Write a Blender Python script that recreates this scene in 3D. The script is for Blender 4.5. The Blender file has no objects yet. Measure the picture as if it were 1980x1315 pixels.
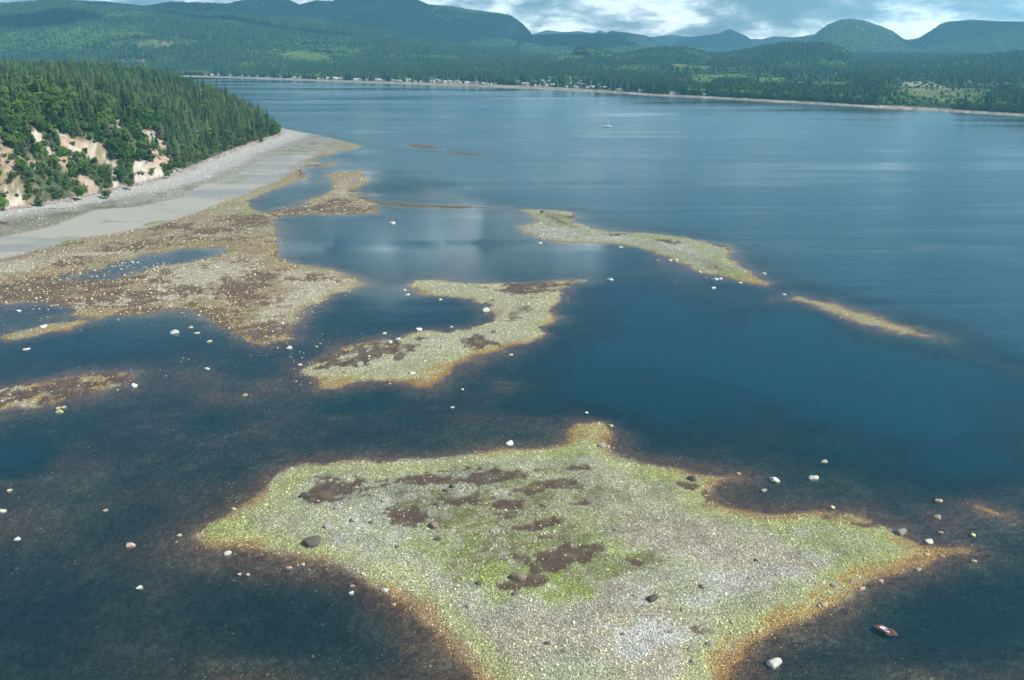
import bpy, bmesh, math, random
import numpy as np
from mathutils import Vector, Matrix
random.seed(7); rng = np.random.default_rng(7)
R = math.radians
# ---------------------------------------------------------------- camera, light, sky
SC = bpy.context.scene; COL = SC.collection
FPX = 1715.0; CX, CY = 990.0, 657.5; CAMZ = 120.0
PITCH = math.atan((657.5 - 84) / FPX); CP, SP = math.cos(PITCH), math.sin(PITCH)
cam = bpy.data.cameras.new('camera'); camo = bpy.data.objects.new('camera', cam); COL.objects.link(camo)
cam.sensor_width = 36; cam.lens = 36 * FPX / 1980; cam.clip_start = 1; cam.clip_end = 80000
camo.location = (0, 0, CAMZ); camo.rotation_euler = (math.pi / 2 - PITCH, 0, 0); SC.camera = camo
SUN_EL, SUN_AZ = 46, 112            # degrees; azimuth clockwise from +Y
sl = bpy.data.lights.new('sun', 'SUN'); sl.energy = 5.0; sl.angle = R(0.5); sl.color = (1, 0.965, 0.9)
so = bpy.data.objects.new('sun', sl); COL.objects.link(so)
sd = Vector((math.sin(R(SUN_AZ)) * math.cos(R(SUN_EL)), math.cos(R(SUN_AZ)) * math.cos(R(SUN_EL)), math.sin(R(SUN_EL))))
so.rotation_euler = sd.to_track_quat('Z', 'Y').to_euler()
SC.view_settings.view_transform = 'Standard'; SC.view_settings.look = 'None'
SC.view_settings.exposure = 0.50; SC.view_settings.gamma = 1; SC.view_settings.use_curve_mapping = False
W = bpy.data.worlds.new('World'); SC.world = W; W.use_nodes = True


class NT:                                                       # small node helper
    def __init__(s, tree): s.t = tree; tree.nodes.clear()
    def n(s, typ, ins=None, **kw):
        nd = s.t.nodes.new(typ)
        for k, v in kw.items(): setattr(nd, k, v)
        for k, v in (ins or {}).items():
            sock = nd.inputs[k]
            if isinstance(v, bpy.types.NodeSocket): s.t.links.new(v, sock)
            else: sock.default_value = v
        return nd
    def math(s, op, a, b=0.0, c=None, clamp=False):
        d = {0: a, 1: b}
        if c is not None: d[2] = c
        return s.n('ShaderNodeMath', d, operation=op, use_clamp=clamp).outputs[0]
    def mix(s, f, a, b, blend='MIX'):
        nd = s.n('ShaderNodeMix', data_type='RGBA', blend_type=blend)
        for sock, v in ((nd.inputs[0], f), (nd.inputs[6], a), (nd.inputs[7], b)):
            if isinstance(v, bpy.types.NodeSocket): s.t.links.new(v, sock)
            else: sock.default_value = v if not isinstance(v, tuple) or len(v) == 4 else (*v, 1)
        return nd.outputs[2]
    def ramp(s, f, stops, interp='LINEAR'):
        nd = s.n('ShaderNodeValToRGB', {0: f}); r = nd.color_ramp; r.interpolation = interp
        while len(r.elements) < len(stops): r.elements.new(0.5)
        for e, (p, c) in zip(r.elements, stops):
            e.position = p; e.color = c if isinstance(c, tuple) and len(c) == 4 else ((*c, 1) if isinstance(c, tuple) else (c, c, c, 1))
        return nd.outputs[0]
    def noise(s, vec, scale, detail=3, rough=0.5, out=0, dist=0):
        return s.n('ShaderNodeTexNoise', {'Vector': vec, 'Scale': scale, 'Detail': detail, 'Roughness': rough, 'Distortion': dist}).outputs[out]
    def smooth(s, x, lo, hi):
        return s.n('ShaderNodeMapRange', {0: x, 1: lo, 2: hi, 3: 0.0, 4: 1.0}, interpolation_type='SMOOTHSTEP').outputs[0]


def build_world():
    g = NT(W.node_tree)
    sky = g.n('ShaderNodeTexSky', sky_type='NISHITA', sun_disc=False, sun_elevation=R(SUN_EL), sun_rotation=R(SUN_AZ), altitude=120, air_density=1.0, dust_density=0.6, ozone_density=1.6)
    b1 = g.n('ShaderNodeBackground', {0: sky.outputs[0], 1: 0.08})
    geo = g.n('ShaderNodeTexCoord')
    sep = g.n('ShaderNodeSeparateXYZ', {0: geo.outputs['Generated']})
    x, y, z = sep.outputs
    zc = g.math('MAXIMUM', z, 0.0)
    # flat cloud deck: directions projected on a layer overhead
    dn = g.math('ADD', zc, 0.028)
    u = g.math('DIVIDE', x, dn); v = g.math('DIVIDE', y, dn)
    p = g.n('ShaderNodeCombineXYZ', {0: g.math('MULTIPLY', u, 1.0), 1: g.math('MULTIPLY', v, 0.62), 2: 3.7}).outputs[0]
    n1 = g.noise(p, 0.31, 7, 0.60, dist=0.4)
    n2 = g.noise(p, 0.85, 6, 0.62)
    hz = g.smooth(z, 0.32, 0.08)                                  # deck closes towards the horizon
    cov = g.smooth(g.math('ADD', g.math('MULTIPLY', n1, 1.0), g.math('MULTIPLY', hz, 0.36)), 0.585, 0.72)
    q = g.n('ShaderNodeCombineXYZ', {0: g.math('MULTIPLY', x, 1.0), 1: g.math('MULTIPLY', y, 1.0), 2: g.math('MULTIPLY', z, 3.2)}).outputs[0]
    n3 = g.noise(q, 8.5, 7, 0.58, dist=0.35)
    dv = g.n('ShaderNodeVectorMath', {0: geo.outputs['Generated'], 1: (math.sin(R(-1.5)) * math.cos(R(12.2)), math.cos(R(-1.5)) * math.cos(R(12.2)), math.sin(R(12.2)))}, operation='SUBTRACT').outputs[0]
    dl = g.n('ShaderNodeVectorMath', {0: g.n('ShaderNodeVectorMath', {0: dv, 1: (0.42, 1, 1.5)}, operation='MULTIPLY').outputs[0]}, operation='LENGTH').outputs['Value']
    puff = g.smooth(g.math('ADD', dl, g.math('MULTIPLY', g.math('SUBTRACT', n3, 0.5), 0.30)), 0.085, 0.0)
    cov = g.math('MAXIMUM', cov, puff)
    tone = g.math('ADD', g.math('MULTIPLY', n3, 0.72), g.math('MULTIPLY', g.noise(q, 26, 5, 0.6), 0.40))
    low = g.smooth(z, 0.035, 0.0)
    tone = g.math('ADD', tone, g.math('ADD', g.math('MULTIPLY', low, 0.055), g.math('MULTIPLY', puff, 0.14)))
    cc = g.ramp(tone, [(0.46, (0.13, 0.145, 0.15)), (0.54, (0.26, 0.28, 0.285)), (0.60, (0.55, 0.57, 0.55)), (0.64, (0.88, 0.88, 0.84)), (0.72, (1.08, 1.05, 0.98))])
    b2 = g.n('ShaderNodeBackground', {0: cc, 1: g.math('ADD', 0.55, g.math('ADD', g.math('MULTIPLY', g.smooth(z, 0.30, 0.0), 1.4), g.math('MULTIPLY', puff, 2.2)))})
    m = g.n('ShaderNodeMixShader', {0: cov, 1: b1.outputs[0], 2: b2.outputs[0]})
    g.n('ShaderNodeOutputWorld', {0: m.outputs[0]})
build_world()

# ---------------------------------------------------------------- projection helpers (photo pixels -> world)
def ray(px, py):
    a = (np.asarray(px, float) - CX) / FPX; b = -(np.asarray(py, float) - CY) / FPX
    return a, CP + b * SP, -SP + b * CP
def at(px, py, z=0.0):
    dx, dy, dz = ray(px, py); t = (z - CAMZ) / dz
    return dx * t, dy * t
def topx(x, y, z=0.0):
    zz = np.asarray(z, float) - CAMZ
    f = y * CP - zz * SP; u = y * SP + zz * CP
    f = np.maximum(f, 1e-3)
    return CX + FPX * x / f, CY - FPX * u / f
_T = rng.random((256, 256))
def vnoise(x, y):
    xi = np.floor(x).astype(int); yi = np.floor(y).astype(int); fx = x - xi; fy = y - yi
    fx = fx * fx * (3 - 2 * fx); fy = fy * fy * (3 - 2 * fy)
    a = _T[xi & 255, yi & 255]; b = _T[(xi + 1) & 255, yi & 255]; c = _T[xi & 255, (yi + 1) & 255]; d = _T[(xi + 1) & 255, (yi + 1) & 255]
    return (a + (b - a) * fx) * (1 - fy) + (c + (d - c) * fx) * fy
def fbm(x, y, s, octv=4, seed=0.0):                              # about -1..1, feature size s metres
    r = np.zeros_like(x, dtype=float); a = 1.0; t = 0.0; f = 1.0 / s
    for i in range(octv):
        r += a * (vnoise(x * f + seed * 17.3 + i * 7.1, y * f - seed * 11.9 + i * 3.7) * 2 - 1); t += a; a *= 0.55; f *= 2.03
    return r / t * 1.6
def sstep(x, a, b):
    t = np.clip((x - a) / (b - a), 0, 1); return t * t * (3 - 2 * t)
def sdf(X, Y, poly, reach=140.0):                               # signed distance, positive inside, clipped at -reach
    P = np.asarray(poly, float); out = np.full(X.shape, -reach)
    m = (X > P[:, 0].min() - reach) & (X < P[:, 0].max() + reach) & (Y > P[:, 1].min() - reach) & (Y < P[:, 1].max() + reach)
    x = X[m]; y = Y[m]; d = np.full(x.shape, 1e9); ins = np.zeros(x.shape, bool)
    for (ax, ay), (bx, by) in zip(P, np.roll(P, -1, 0)):
        ex, ey = bx - ax, by - ay; wx, wy = x - ax, y - ay
        t = np.clip((wx * ex + wy * ey) / (ex * ex + ey * ey + 1e-9), 0, 1)
        d = np.minimum(d, (wx - ex * t) ** 2 + (wy - ey * t) ** 2)
        c = ((ay > y) != (by > y)) & (x < (bx - ax) * (y - ay) / (by - ay + 1e-12) + ax)
        ins ^= c
    d = np.sqrt(d); out[m] = np.maximum(np.where(ins, d, -d), -reach); return out
def wpoly(pts, z=0.0):
    return [tuple(float(c) for c in at(a, b, z)) for a, b in pts]
def inpoly(px, py, pts):
    ins = np.zeros(px.shape, bool); P = np.asarray(pts, float)
    for (ax, ay), (bx, by) in zip(P, np.roll(P, -1, 0)):
        ins ^= ((ay > py) != (by > py)) & (px < (bx - ax) * (py - ay) / (by - ay + 1e-12) + ax)
    return ins

# ---------------------------------------------------------------- traced outlines of the place
ISLE_A = [(378,1035),(400,1012),(445,992),(500,965),(525,938),(560,908),(600,896),(680,893),(760,890),(830,890),(880,882),(940,873),(1000,868),(1060,863),(1098,858),(1100,836),(1125,818),(1160,818),(1178,835),(1172,858),(1180,872),(1215,888),(1270,902),(1330,912),(1390,917),(1424,922),(1396,936),(1375,948),(1385,974),(1430,986),(1480,993),(1540,992),(1600,990),(1660,998),(1700,1012),(1740,1030),(1775,1048),(1830,1058),(1880,1066),(1830,1074),(1790,1086),(1740,1107),(1690,1122),(1640,1147),(1600,1172),(1560,1194),(1510,1219),(1470,1240),(1440,1265),(1420,1295),(1390,1335),(1350,1420),(1230,1540),(1010,1500),(935,1315),(900,1280),(860,1240),(820,1200),(780,1165),(745,1140),(700,1112),(650,1092),(600,1080),(540,1071),(480,1063),(420,1056),(388,1048)]
ISLE_A2 = [(1860,975),(1900,972),(1950,990),(1958,1000),(1930,1003),(1890,990)]
ISLE_B = [(790,553),(806,541),(850,543),(903,547),(956,549),(1009,547),(1062,544),(1126,542),(1094,560),(1080,583),(1062,604),(1074,614),(1070,624),(1041,632),(1049,650),(1017,663),(967,676),(921,690),(889,704),(861,729),(833,753),(811,748),(797,738),(748,731),(698,738),(656,745),(621,747),(599,731),(582,717),(596,703),(638,689),(674,671),(720,662),(765,655),(790,645),(815,639),(868,641),(918,637),(949,622),(962,604),(946,592),(918,579),(868,572),(825,570),(804,562)]
ISLE_C = [(1003,406),(1030,404),(1075,406),(1105,411),(1118,419),(1104,424),(1103,432),(1125,436),(1150,444),(1180,448),(1225,449),(1275,453),(1325,461),(1365,468),(1400,476),(1413,486),(1408,500),(1430,516),(1452,525),(1457,536),(1482,546),(1484,553),(1462,550),(1442,545),(1400,535),(1352,525),(1325,515),(1300,500),(1270,489),(1235,477),(1200,472),(1150,471),(1100,469),(1060,465),(1030,457),(1005,444),(999,439),(1025,433),(1040,427),(1030,417)]
SPIT_D = [(1533,570),(1560,577),(1600,584),(1640,597),(1700,615),(1750,632),(1795,650),(1740,644),(1680,630),(1620,606),(1570,591),(1540,579)]
ISLET_F1 = [(783,280),(805,279),(830,281),(853,288),(820,289),(800,285)]
ISLET_F2 = [(866,294),(900,295),(945,300),(905,301),(872,297)]
BAR_E = [(700,381),(740,391),(800,396),(880,397),(975,402),(880,403),(800,400),(740,397),(700,389)]
BAR_L = [(-120,775),(0,755),(60,742),(120,733),(180,721),(228,720),(246,729),(222,746),(180,760),(120,776),(60,786),(0,797),(-120,830)]
BAR_M = [(8,652),(40,640),(90,630),(150,618),(175,622),(120,640),(60,650),(25,658)]
MAIN_G = [(-900,420),(0,330),(400,230),(543,253),(575,256),(612,261),(650,269),(680,276),(700,283),(680,289),(655,293),(640,299),(612,304),(602,312),(625,316),(650,313),(653,318),(620,323),(590,325),(577,330),(590,336),(601,341),(580,348),(560,358),(535,364),(510,374),(490,384),(478,391),(484,400),(500,407),(520,411),(548,400),(590,397),(590,389),(622,378),(640,370),(644,358),(640,348),(628,338),(655,332),(690,331),(706,337),(714,350),(700,359),(682,368),(705,374),(725,378),(700,377),(680,376),(690,384),(735,394),(722,400),(733,412),(680,415),(640,415),(600,413),(560,417),(523,424),(532,434),(540,452),(533,474),(540,490),(545,498),(560,508),(600,512),(650,525),(690,540),(712,548),(690,555),(660,563),(620,580),(590,600),(570,620),(556,640),(560,655),(510,664),(480,656),(450,640),(420,625),(400,608),(380,600),(320,600),(250,610),(180,616),(100,612),(0,600),(-200,620),(-900,900)]
POND_1 = [(170,526),(225,508),(262,498),(330,484),(380,478),(415,480),(444,482),(438,488),(415,497),(380,504),(330,514),(260,526),(210,534)]
POND_2 = [(-300,600),(0,589),(60,587),(120,589),(160,598),(120,612),(50,622),(-300,660)]
BLUFF = [(-1500,1000),(-450,490),(-200,452),(0,414),(50,407),(100,400),(150,389),(200,376),(235,368),(262,363),(300,352),(335,343),(385,322),(440,299),(470,288),(500,277),(530,268),(542,262),(545,254),(530,247),(500,238),(470,230),(420,221),(300,210),(0,202),(-1200,195)]
FOOT = sorted([(x, y) for x, y in BLUFF[2:18]])
FX = np.array([p[0] for p in FOOT]); FY = np.array([p[1] for p in FOOT])
SAND = [(-300,520),(0,461),(64,447),(102,437),(146,421),(182,408),(274,400),(350,382),(389,358),(420,352),(460,339),(480,325),(502,311),(540,303),(566,299),(620,292),(600,305),(575,318),(555,335),(540,350),(510,360),(480,376),(442,388),(420,398),(371,415),(330,428),(300,437),(226,453),(160,462),(99,478),(50,492),(0,503),(-300,600)]
BARE = [[(0,266),(11,280),(31,297),(35,316),(22,342),(0,334)],
        [(57,241),(73,246),(84,270),(131,310),(131,334),(102,314),(64,279),(57,256)],
        [(100,244),(128,261),(192,275),(199,294),(217,312),(224,321),(200,319),(182,310),(160,298),(146,308),(120,292),(118,268)],
        [(142,327),(164,337),(192,365),(192,382),(175,386),(164,360),(142,341)],
        [(215,330),(228,352),(246,365),(243,371),(228,373),(215,350)],
        [(259,308),(290,310),(310,314),(317,347),(292,358),(261,360),(257,332)],
        [(274,250),(296,252),(319,277),(332,305),(336,323),(296,316),(292,292),(272,268)],
        [(11,352),(40,359),(44,385),(53,401),(44,411),(14,413),(9,383)],
        [(53,310),(75,312),(73,334),(55,330)],
        [(224,230),(237,234),(240,264),(226,260)],
        [(335,325),(352,326),(378,342),(350,350),(336,345)]]

# polar terrain grid round the point under the camera (only the tessellation is polar)
AZ0, AZ1, NA = R(-46), R(44), 900
R0, R1, NR = 96.0, 1700.0, 560
az = np.linspace(AZ0, AZ1, NA); lr = np.linspace(math.log(R0), math.log(R1), NR)
AZ, LR = np.meshgrid(az, lr); RR = np.exp(LR); GX = RR * np.sin(AZ); GY = RR * np.cos(AZ)
PX, PY = topx(GX, GY)
polys = dict(A=wpoly(ISLE_A), A2=wpoly(ISLE_A2), B=wpoly(ISLE_B), C=wpoly(ISLE_C), D=wpoly(SPIT_D), F1=wpoly(ISLET_F1), F2=wpoly(ISLET_F2), E=wpoly(BAR_E), L=wpoly(BAR_L), M=wpoly(BAR_M), G=wpoly(MAIN_G))
S = {k: sdf(GX, GY, p) for k, p in polys.items()}; S['A2'] -= 2.5
S['G'] = np.minimum(S['G'], np.minimum(-sdf(GX, GY, wpoly(POND_1), 60) , -sdf(GX, GY, wpoly(POND_2), 60)))
DB = sdf(GX, GY, wpoly(BLUFF), 420.0)
keys = list(S); stack = np.stack([S[k] for k in keys]); WHO = stack.argmax(0); D0 = stack.max(0)
wob = fbm(GX, GY, 9, 5, 1); wob2 = fbm(GX, GY, 38, 4, 2)
near = sstep(RR, 420, 180)
D = D0 + wob * (1.7 + 1.6 * (1 - near)) * np.clip(1.2 - np.abs(D0) / 30, 0.2, 1)
# what the patches of the shore look like, as ellipses round traced centres
def spl(lst, warp=0.45, ns=7, seed=3, hi=1.15, lo=0.7):
    w = np.zeros_like(PX); nz = fbm(GX, GY, ns, 5, seed)
    for c in lst:
        cx, cy, rx, ry = c[:4]; an = R(c[4]) if len(c) > 4 else 0; s = c[5] if len(c) > 5 else 1
        m = (abs(PX - cx) < 2.2 * max(rx, ry)) & (abs(PY - cy) < 2.2 * max(rx, ry))
        u = (PX[m] - cx); v = (PY[m] - cy); a = (u * math.cos(an) + v * math.sin(an)) / rx; b = (-u * math.sin(an) + v * math.cos(an)) / ry
        k = sstep(np.hypot(a, b) + nz[m] * warp, hi, lo) * s
        w[m] = np.maximum(w[m], k)
    return w
brown = spl([(650,952,66,22,-3),(800,934,52,15),(935,930,72,17),(805,1007,48,15),(892,972,52,15,-14),(1085,1088,78,22,-6),(1003,1092,34,11),(1020,1135,45,12,-8),(1014,955,30,9),(1080,938,48,9,-6),(1118,912,24,6),(1118,983,36,6),(982,981,28,11),(1056,1020,30,7),(1056,1046,34,8),(1014,1031,34,7),(1330,940,22,8),(1375,965,22,16),(1228,1093,20,12),(1640,1010,46,10,12,0.7),(1360,1225,30,6,0,0.6),
    (735,682,90,19,-8),(680,700,80,14,-8),(640,690,50,12,-8),(922,664,34,11),(1010,562,60,9),(1040,551,60,7),(920,606,30,12,-30,.7),(1010,600,30,16,-20,.5),
    (1290,470,28,4,8),(1200,455,30,3),(1108,420,18,4),(1395,478,30,5,20),(1080,430,30,4,25,.6),(1380,520,20,5,0,.5),(1048,409,8,3),
    (150,548,150,20,-4),(60,570,90,22),(230,575,120,16,0,.8),(360,560,40,8),(460,560,50,20),(510,540,26,14),(480,575,50,16),(350,603,130,8,0),(500,640,70,16,0),(430,620,50,16,20),(410,448,70,8,-8),(250,478,60,8,-8),(330,440,60,8),(150,505,60,10,-10,.7),(480,425,60,10),(560,408,60,10),(640,403,55,11),(690,407,40,8),(612,540,24,7),(600,322,40,4,-12),(585,332,14,10,0),(700,372,30,5,10),(660,390,30,6),(1580,1150,0.1,0.1),
    (120,755,130,26,-8,0.8)], 0.75, 5, 3)
olive = spl([(1040,1015,250,110,0,.5),(1040,1050,150,50,-4),(1050,955,110,45),(900,1000,120,45),(1120,1110,90,40),(1000,1100,120,46,0),(1230,1095,40,16),(870,1050,60,50,10,.7),(1080,425,36,12,20,.8),(1400,520,50,15,15,.6),(400,460,120,26,-8,.5),(1330,935,50,16,0,.5)], 0.8, 9, 4)
green = spl([(1000,1140,100,26,0),(940,1125,50,30,0),(1090,1150,60,22,0,.8),(860,1075,60,50,20,.55),(1090,882,60,13),(1275,925,50,15,0,.8),(1620,1035,100,34,10,.75),(1650,1100,90,20,-18,.7),(430,1030,70,22,-4,.9),(570,930,40,16,-30,.6),(1250,460,60,6,6,.9),(1380,495,50,9,20,.6),(1425,535,45,7,14,.9),(1330,463,70,5,7,.6),(1040,630,30,12,0,.6),(850,700,120,12,-12,.5),(720,722,90,9,-6,.5),(1010,585,60,20,-50,.3),(1110,1080,90,30,0,.6),
    (525,385,40,6,-24,1.1),(500,395,30,6,-20,1.1),(560,360,30,4,-24),(480,415,26,5),(130,472,24,4,-8,1.1),(150,468,16,3,-6,1.0),(300,433,36,3,-14,.9),(430,404,30,4,-14,1.),(470,345,26,6,-20,.4),(565,300,24,3,-14,.4),(660,277,16,3),(480,610,30,20,-40,.4)], 0.7, 6, 5)
white = spl([(1245,1240,70,36,-10),(1230,1165,40,22,0,.7),(1430,1130,110,28,-20,.7),(700,1075,60,18,18),(760,1125,50,18,38),(830,1190,60,20,48),(900,1255,60,20,50),(740,1000,60,40,0,.5),(850,895,130,10,-3,.7),(700,905,60,12,0,.6),(600,545,50,16,-10,.7),(560,590,60,16,-40,.5),(380,530,90,18,-8,.7),(300,577,150,15,-7,1.),(400,530,110,26,-6,.9),(590,570,90,20,-30,.9),(620,545,80,16,8,.8),(530,610,40,26,-40,.7),(200,588,70,7,-4,.8),(430,455,110,8,-6,.6),(430,579,40,6,0,1.),(1180,462,90,7,2,.6),(1060,455,60,9,5,.6),(1310,480,60,8,15,.5),(100,508,90,8,-8,.5),(20,520,60,12,-8,.9),(200,491,80,5,-4,.9),(660,370,22,16,0,.4)], 0.6, 6, 6)
pink = spl([(1370,1060,170,60,10),(1180,1230,190,80,10,.8),(1230,990,110,60,30,.6),(1010,1240,120,60,0,.7)], 0.6, 14, 7)
orange = spl([(440,975,80,12,-20,.6),(1500,1212,80,28,-28),(1420,1285,66,44,-50),(1700,1108,90,20,-20),(1590,1168,70,24,-26),(1850,1066,110,20,0,.8),(1920,990,60,14,15,.7),(1480,985,80,8,3,.9),(1640,1005,60,12,10,.8),(1390,940,30,14,0,.8),(1135,840,44,24,0,.8),(120,755,140,30,-8),(640,738,70,14,0),(830,735,60,22,-30),(960,676,90,10,-16),(1075,612,14,30,0),(1070,560,50,8,-20,.6),(520,650,70,18,-10),(450,625,50,14,20,.7),(60,640,120,10,-10,.8),(1460,548,36,8,20,.8),(1660,610,140,10,18,.8),(880,400,90,4,2),(240,600,100,8,-5,.5),(700,410,30,6,0,.6),(1800,1055,90,20,10)], 0.6, 5, 8)
def ell0(px, py, L):
    w = np.zeros(px.shape)
    for a, b, c, d in L: w = np.maximum(w, sstep(np.hypot((px - a) / c, (py - b) / d), 1.1, .6))
    return w
# ---- depth of the sea bed
deepw = 0.85 * spl([(1500,700,470,120,6,1),(1750,790,420,90,8,1),(1300,620,260,70,10,.8),(1320,780,260,60,0,.75),(20,888,95,36,-8,.6),(690,775,80,18,-4,.25),(770,600,150,34,0,.55),(680,505,110,26,0,.9),(780,470,220,60,0,.8),(1050,500,200,40,0,.6),(220,655,260,36,-4,.6),(1900,1180,200,100,-6,.25),(560,1200,190,70,0,.12),(1900,880,200,60,0,.8),(560,385,60,16,-15,.12)], 0.5, 38, 9, 1.35, 0.25)
seal = np.interp(PX, [-500, 540, 700, 1000, 1120, 1420, 1500, 1800, 2100, 3200], [262, 262, 315, 405, 425, 480, 545, 640, 740, 1120])
sea = sstep(PY - seal, 12, -46)
bed = 0.70 + 0.5 * fbm(GX, GY, 34, 4, 10) + 3.9 * deepw + 7.5 * sea
bed = np.maximum(bed, 0.28)
slope_out = 0.055 + 0.10 * sea
H = np.where(D > 0, 0, -np.minimum(bed, -D * slope_out * (1 + 0.35 * wob2) * (1 + 3.0 * deepw)))
top = np.select([WHO == keys.index('A'), WHO == keys.index('B'), WHO == keys.index('C'), WHO == keys.index('G')], [1.5, 0.9, 1.3, 0.75], 0.4)
Li = np.where(WHO == keys.index('A'), 14.0, 10.0)
Hin = top * (1 - np.exp(-np.maximum(D, 0) / Li)) + 0.06 * fbm(GX, GY, 3, 3, 11) * sstep(D, 0, 3)
Hin = Hin - brown * np.where(WHO == keys.index('G'), 0.35, 0.22) * sstep(D, 1, 6)
isG = WHO == keys.index('G')
stonyG = isG & ~inpoly(PX, PY, SAND)
Hin = np.where(isG, np.maximum(Hin + 0.10 * wob2, 0.05 - 0.14 * brown - 0.05), Hin)
Hin = np.where(stonyG, Hin - .45 * sstep(fbm(GX * .55, GY, 16, 4, 48), .05, .5) * ell0(PX, PY, [(110, 552, 230, 44), (300, 545, 90, 16)]), Hin)
H = np.where(D > 0, Hin, H)
# beach rise to the foot of the bluff, then the bluff itself
foot = -DB
H = np.where(isG & (DB < 0), H + 2.6 * sstep(foot, 26, 0) + 0.5 * sstep(foot, 75, 25), H)
tipx, tipy = at(543, 258)
along = np.hypot(GX - tipx, GY - tipy)
plateau = 6 + 64 * sstep(along, 10, 430) + 6 * sstep(along, 400, 900)
gul = fbm(GX, GY, 26, 4, 12)
def bluff_h(d, pl, g, w2): 
    raw = 0.78 * d * (1 + 0.10 * g) + 3.4 * g * sstep(d, 2, 12)
    k = 14.0
    return -k * np.log(np.exp(-np.maximum(raw, 0) / k) + np.exp(-pl / k)) + k * np.log(1 + np.exp(-pl / k)) + 3.0 * w2 * sstep(d, 40, 120)
H = np.where(DB > 0, 3.2 + np.maximum(bluff_h(np.maximum(DB, 0), plateau, gul, wob2), 0), H)
PXz, PYz = topx(GX, GY, H)

def lerp(a, b, w):
    w = np.clip(w, 0, 1)[..., None]; return a * (1 - w) + np.asarray(b, float) * w
nf = fbm(GX, GY, 2.2, 4, 20); nm = fbm(GX, GY, 13, 4, 21)
C = np.zeros(GX.shape + (3,)) + (0.36, 0.355, 0.27)
C = lerp(C, (0.25, 0.235, 0.17), sstep(nm, -0.2, 0.7) * 0.5)
isA = WHO == keys.index('A'); isB = WHO == keys.index('B'); isC = WHO == keys.index('C')
C = np.where(isA[..., None], lerp(C, (0.335, 0.345, 0.185), 0.62 + 0.5 * nm), C)
C = np.where(isB[..., None], lerp(C, (0.43, 0.40, 0.23), 0.6), C)
C = np.where(isC[..., None], lerp(C, (0.30, 0.32, 0.19), 0.5), C)
C = np.where(isG[..., None], lerp(C, (0.31, 0.22, 0.105), 0.7 + 0.3 * wob2), C)
C = lerp(C, (0.37, 0.31, 0.24), pink * 0.75)
C = lerp(C, np.where(isG[..., None], (0.50, 0.46, 0.33), (0.46, 0.46, 0.40)), white * (0.7 + 0.3 * nf))
C = lerp(C, (0.165, 0.155, 0.048), olive * (0.62 + 0.6 * nf))
C = lerp(C, (0.235, 0.29, 0.065), green * (0.60 + 0.5 * nf))
mot = fbm(GX, GY, 5.5, 5, 44); C = C * (1 + (0.26 * np.clip(mot, -1, 1) + .14 * np.clip(wob2, -1, 1)) * isA)[..., None]
C = lerp(C, (0.19, 0.225, 0.07), isA * sstep(mot, 0.25, 0.9) * 0.5)
# wrack and algae rims that follow the water's edge
wide = np.where(isA, 1.0, 0.75)
rimD = D + 1.2 * nf
ygr = sstep(rimD, 0.5, 3.0) * sstep(rimD, 11 * wide, 5 * wide) * np.where(isA, 0.5, 0.25)
C = lerp(C, (0.36, 0.37, 0.10), ygr)
C = lerp(C, (0.35, 0.235, 0.07), orange * (0.7 + .6 * nf))
lowf = sstep(fbm(GX, GY, 24, 3, 33), -0.5, 0.5)
ow = np.clip(np.where(isA | isB, 0.28 + 0.5 * lowf, np.where(isG, 0.35, 0.6)) + 0.45 * orange, 0, 1)
C = lerp(C, np.where(isG[..., None], (0.16, 0.095, 0.05), (0.29, 0.165, 0.055)), sstep(rimD + 2.2 * (0.5 - lowf), 3.8 * wide, 0.4) * ow)
small = np.isin(WHO, [keys.index('F1'), keys.index('F2'), keys.index('E')])
C = lerp(C, (0.085, 0.075, 0.045), small * (0.85 + .2 * nf)); C = lerp(C, (0.33, 0.31, 0.19), (WHO == keys.index('D')) * sstep(D, 0.8, 3.0) * .8)
C = lerp(C, (0.13, 0.075, 0.04), sstep(rimD, 2.4, 0.0) * sstep(nf, -0.1, 0.5) * 0.8)
stk = fbm(GX * .4, GY, 3.6, 5, 47); brown = np.maximum(brown, sstep(stk, .42, .7) * sstep(np.hypot((PX - 860) / 330, (PY - 960) / 85), 1.1, .6) * isA); brown = np.maximum(brown, sstep(stk + .3 * wob2, .30, .6) * stonyG * sstep(PY, 400, 470) * .9); brown_s = brown; brown = sstep(brown + 0.20 * nf + 0.45 * fbm(GX, GY, 6.5, 5, 37), 0.30, 0.85) * (brown > 0.05)
C = lerp(C, np.where(isG[..., None], (0.125, 0.072, 0.038), (0.085, 0.047, 0.03)), brown * (0.92 + 0.2 * nf))
# sand flat, upper beach bands
sandw = np.where(isG, sstep(sdf(GX, GY, wpoly(SAND), 60) + 2.5 * wob2, -2.5, 3), 0)
crk = np.abs(fbm(GX * .6 + GY * .25, GY - GX * .3, 60, 3, 45))
sandc = lerp(np.zeros(GX.shape + (3,)) + (0.35, 0.34, 0.28), (0.24, 0.255, 0.24), sstep(fbm(GX * 0.35 + GY * 0.2, GY, 40, 4, 23), -0.3, 0.6))
sandc = lerp(sandc, (0.17, 0.165, 0.13), sstep(crk, 0.035, 0.0) * .7); sandc = lerp(sandc, (0.21, 0.19, 0.13), sstep(fbm(GX * .5 + GY * .5, GY, 22, 4, 46), 0.35, 0.8) * .5)
C = lerp(C, sandc, sandw)
C = np.where((sandw > 0.3)[..., None], lerp(C, (0.16, 0.20, 0.05), green * 0.9), C)
up = np.where(isG & (DB < 0), 1.0, 0.0) * (1 - sandw)
edge = foot + 5 * wob2 + 2 * nf
west = sstep(PX, 330, 150)
bandw = 34 + 22 * (1 - west)
upper = up * sstep(edge, bandw + 60, bandw + 30)
C = lerp(C, (0.33, 0.32, 0.26), upper)
C = lerp(C, (0.18, 0.17, 0.09), upper * sstep(edge, bandw * 0.85, bandw * 1.2) * (0.6 + 0.4 * nm) * west)
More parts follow.
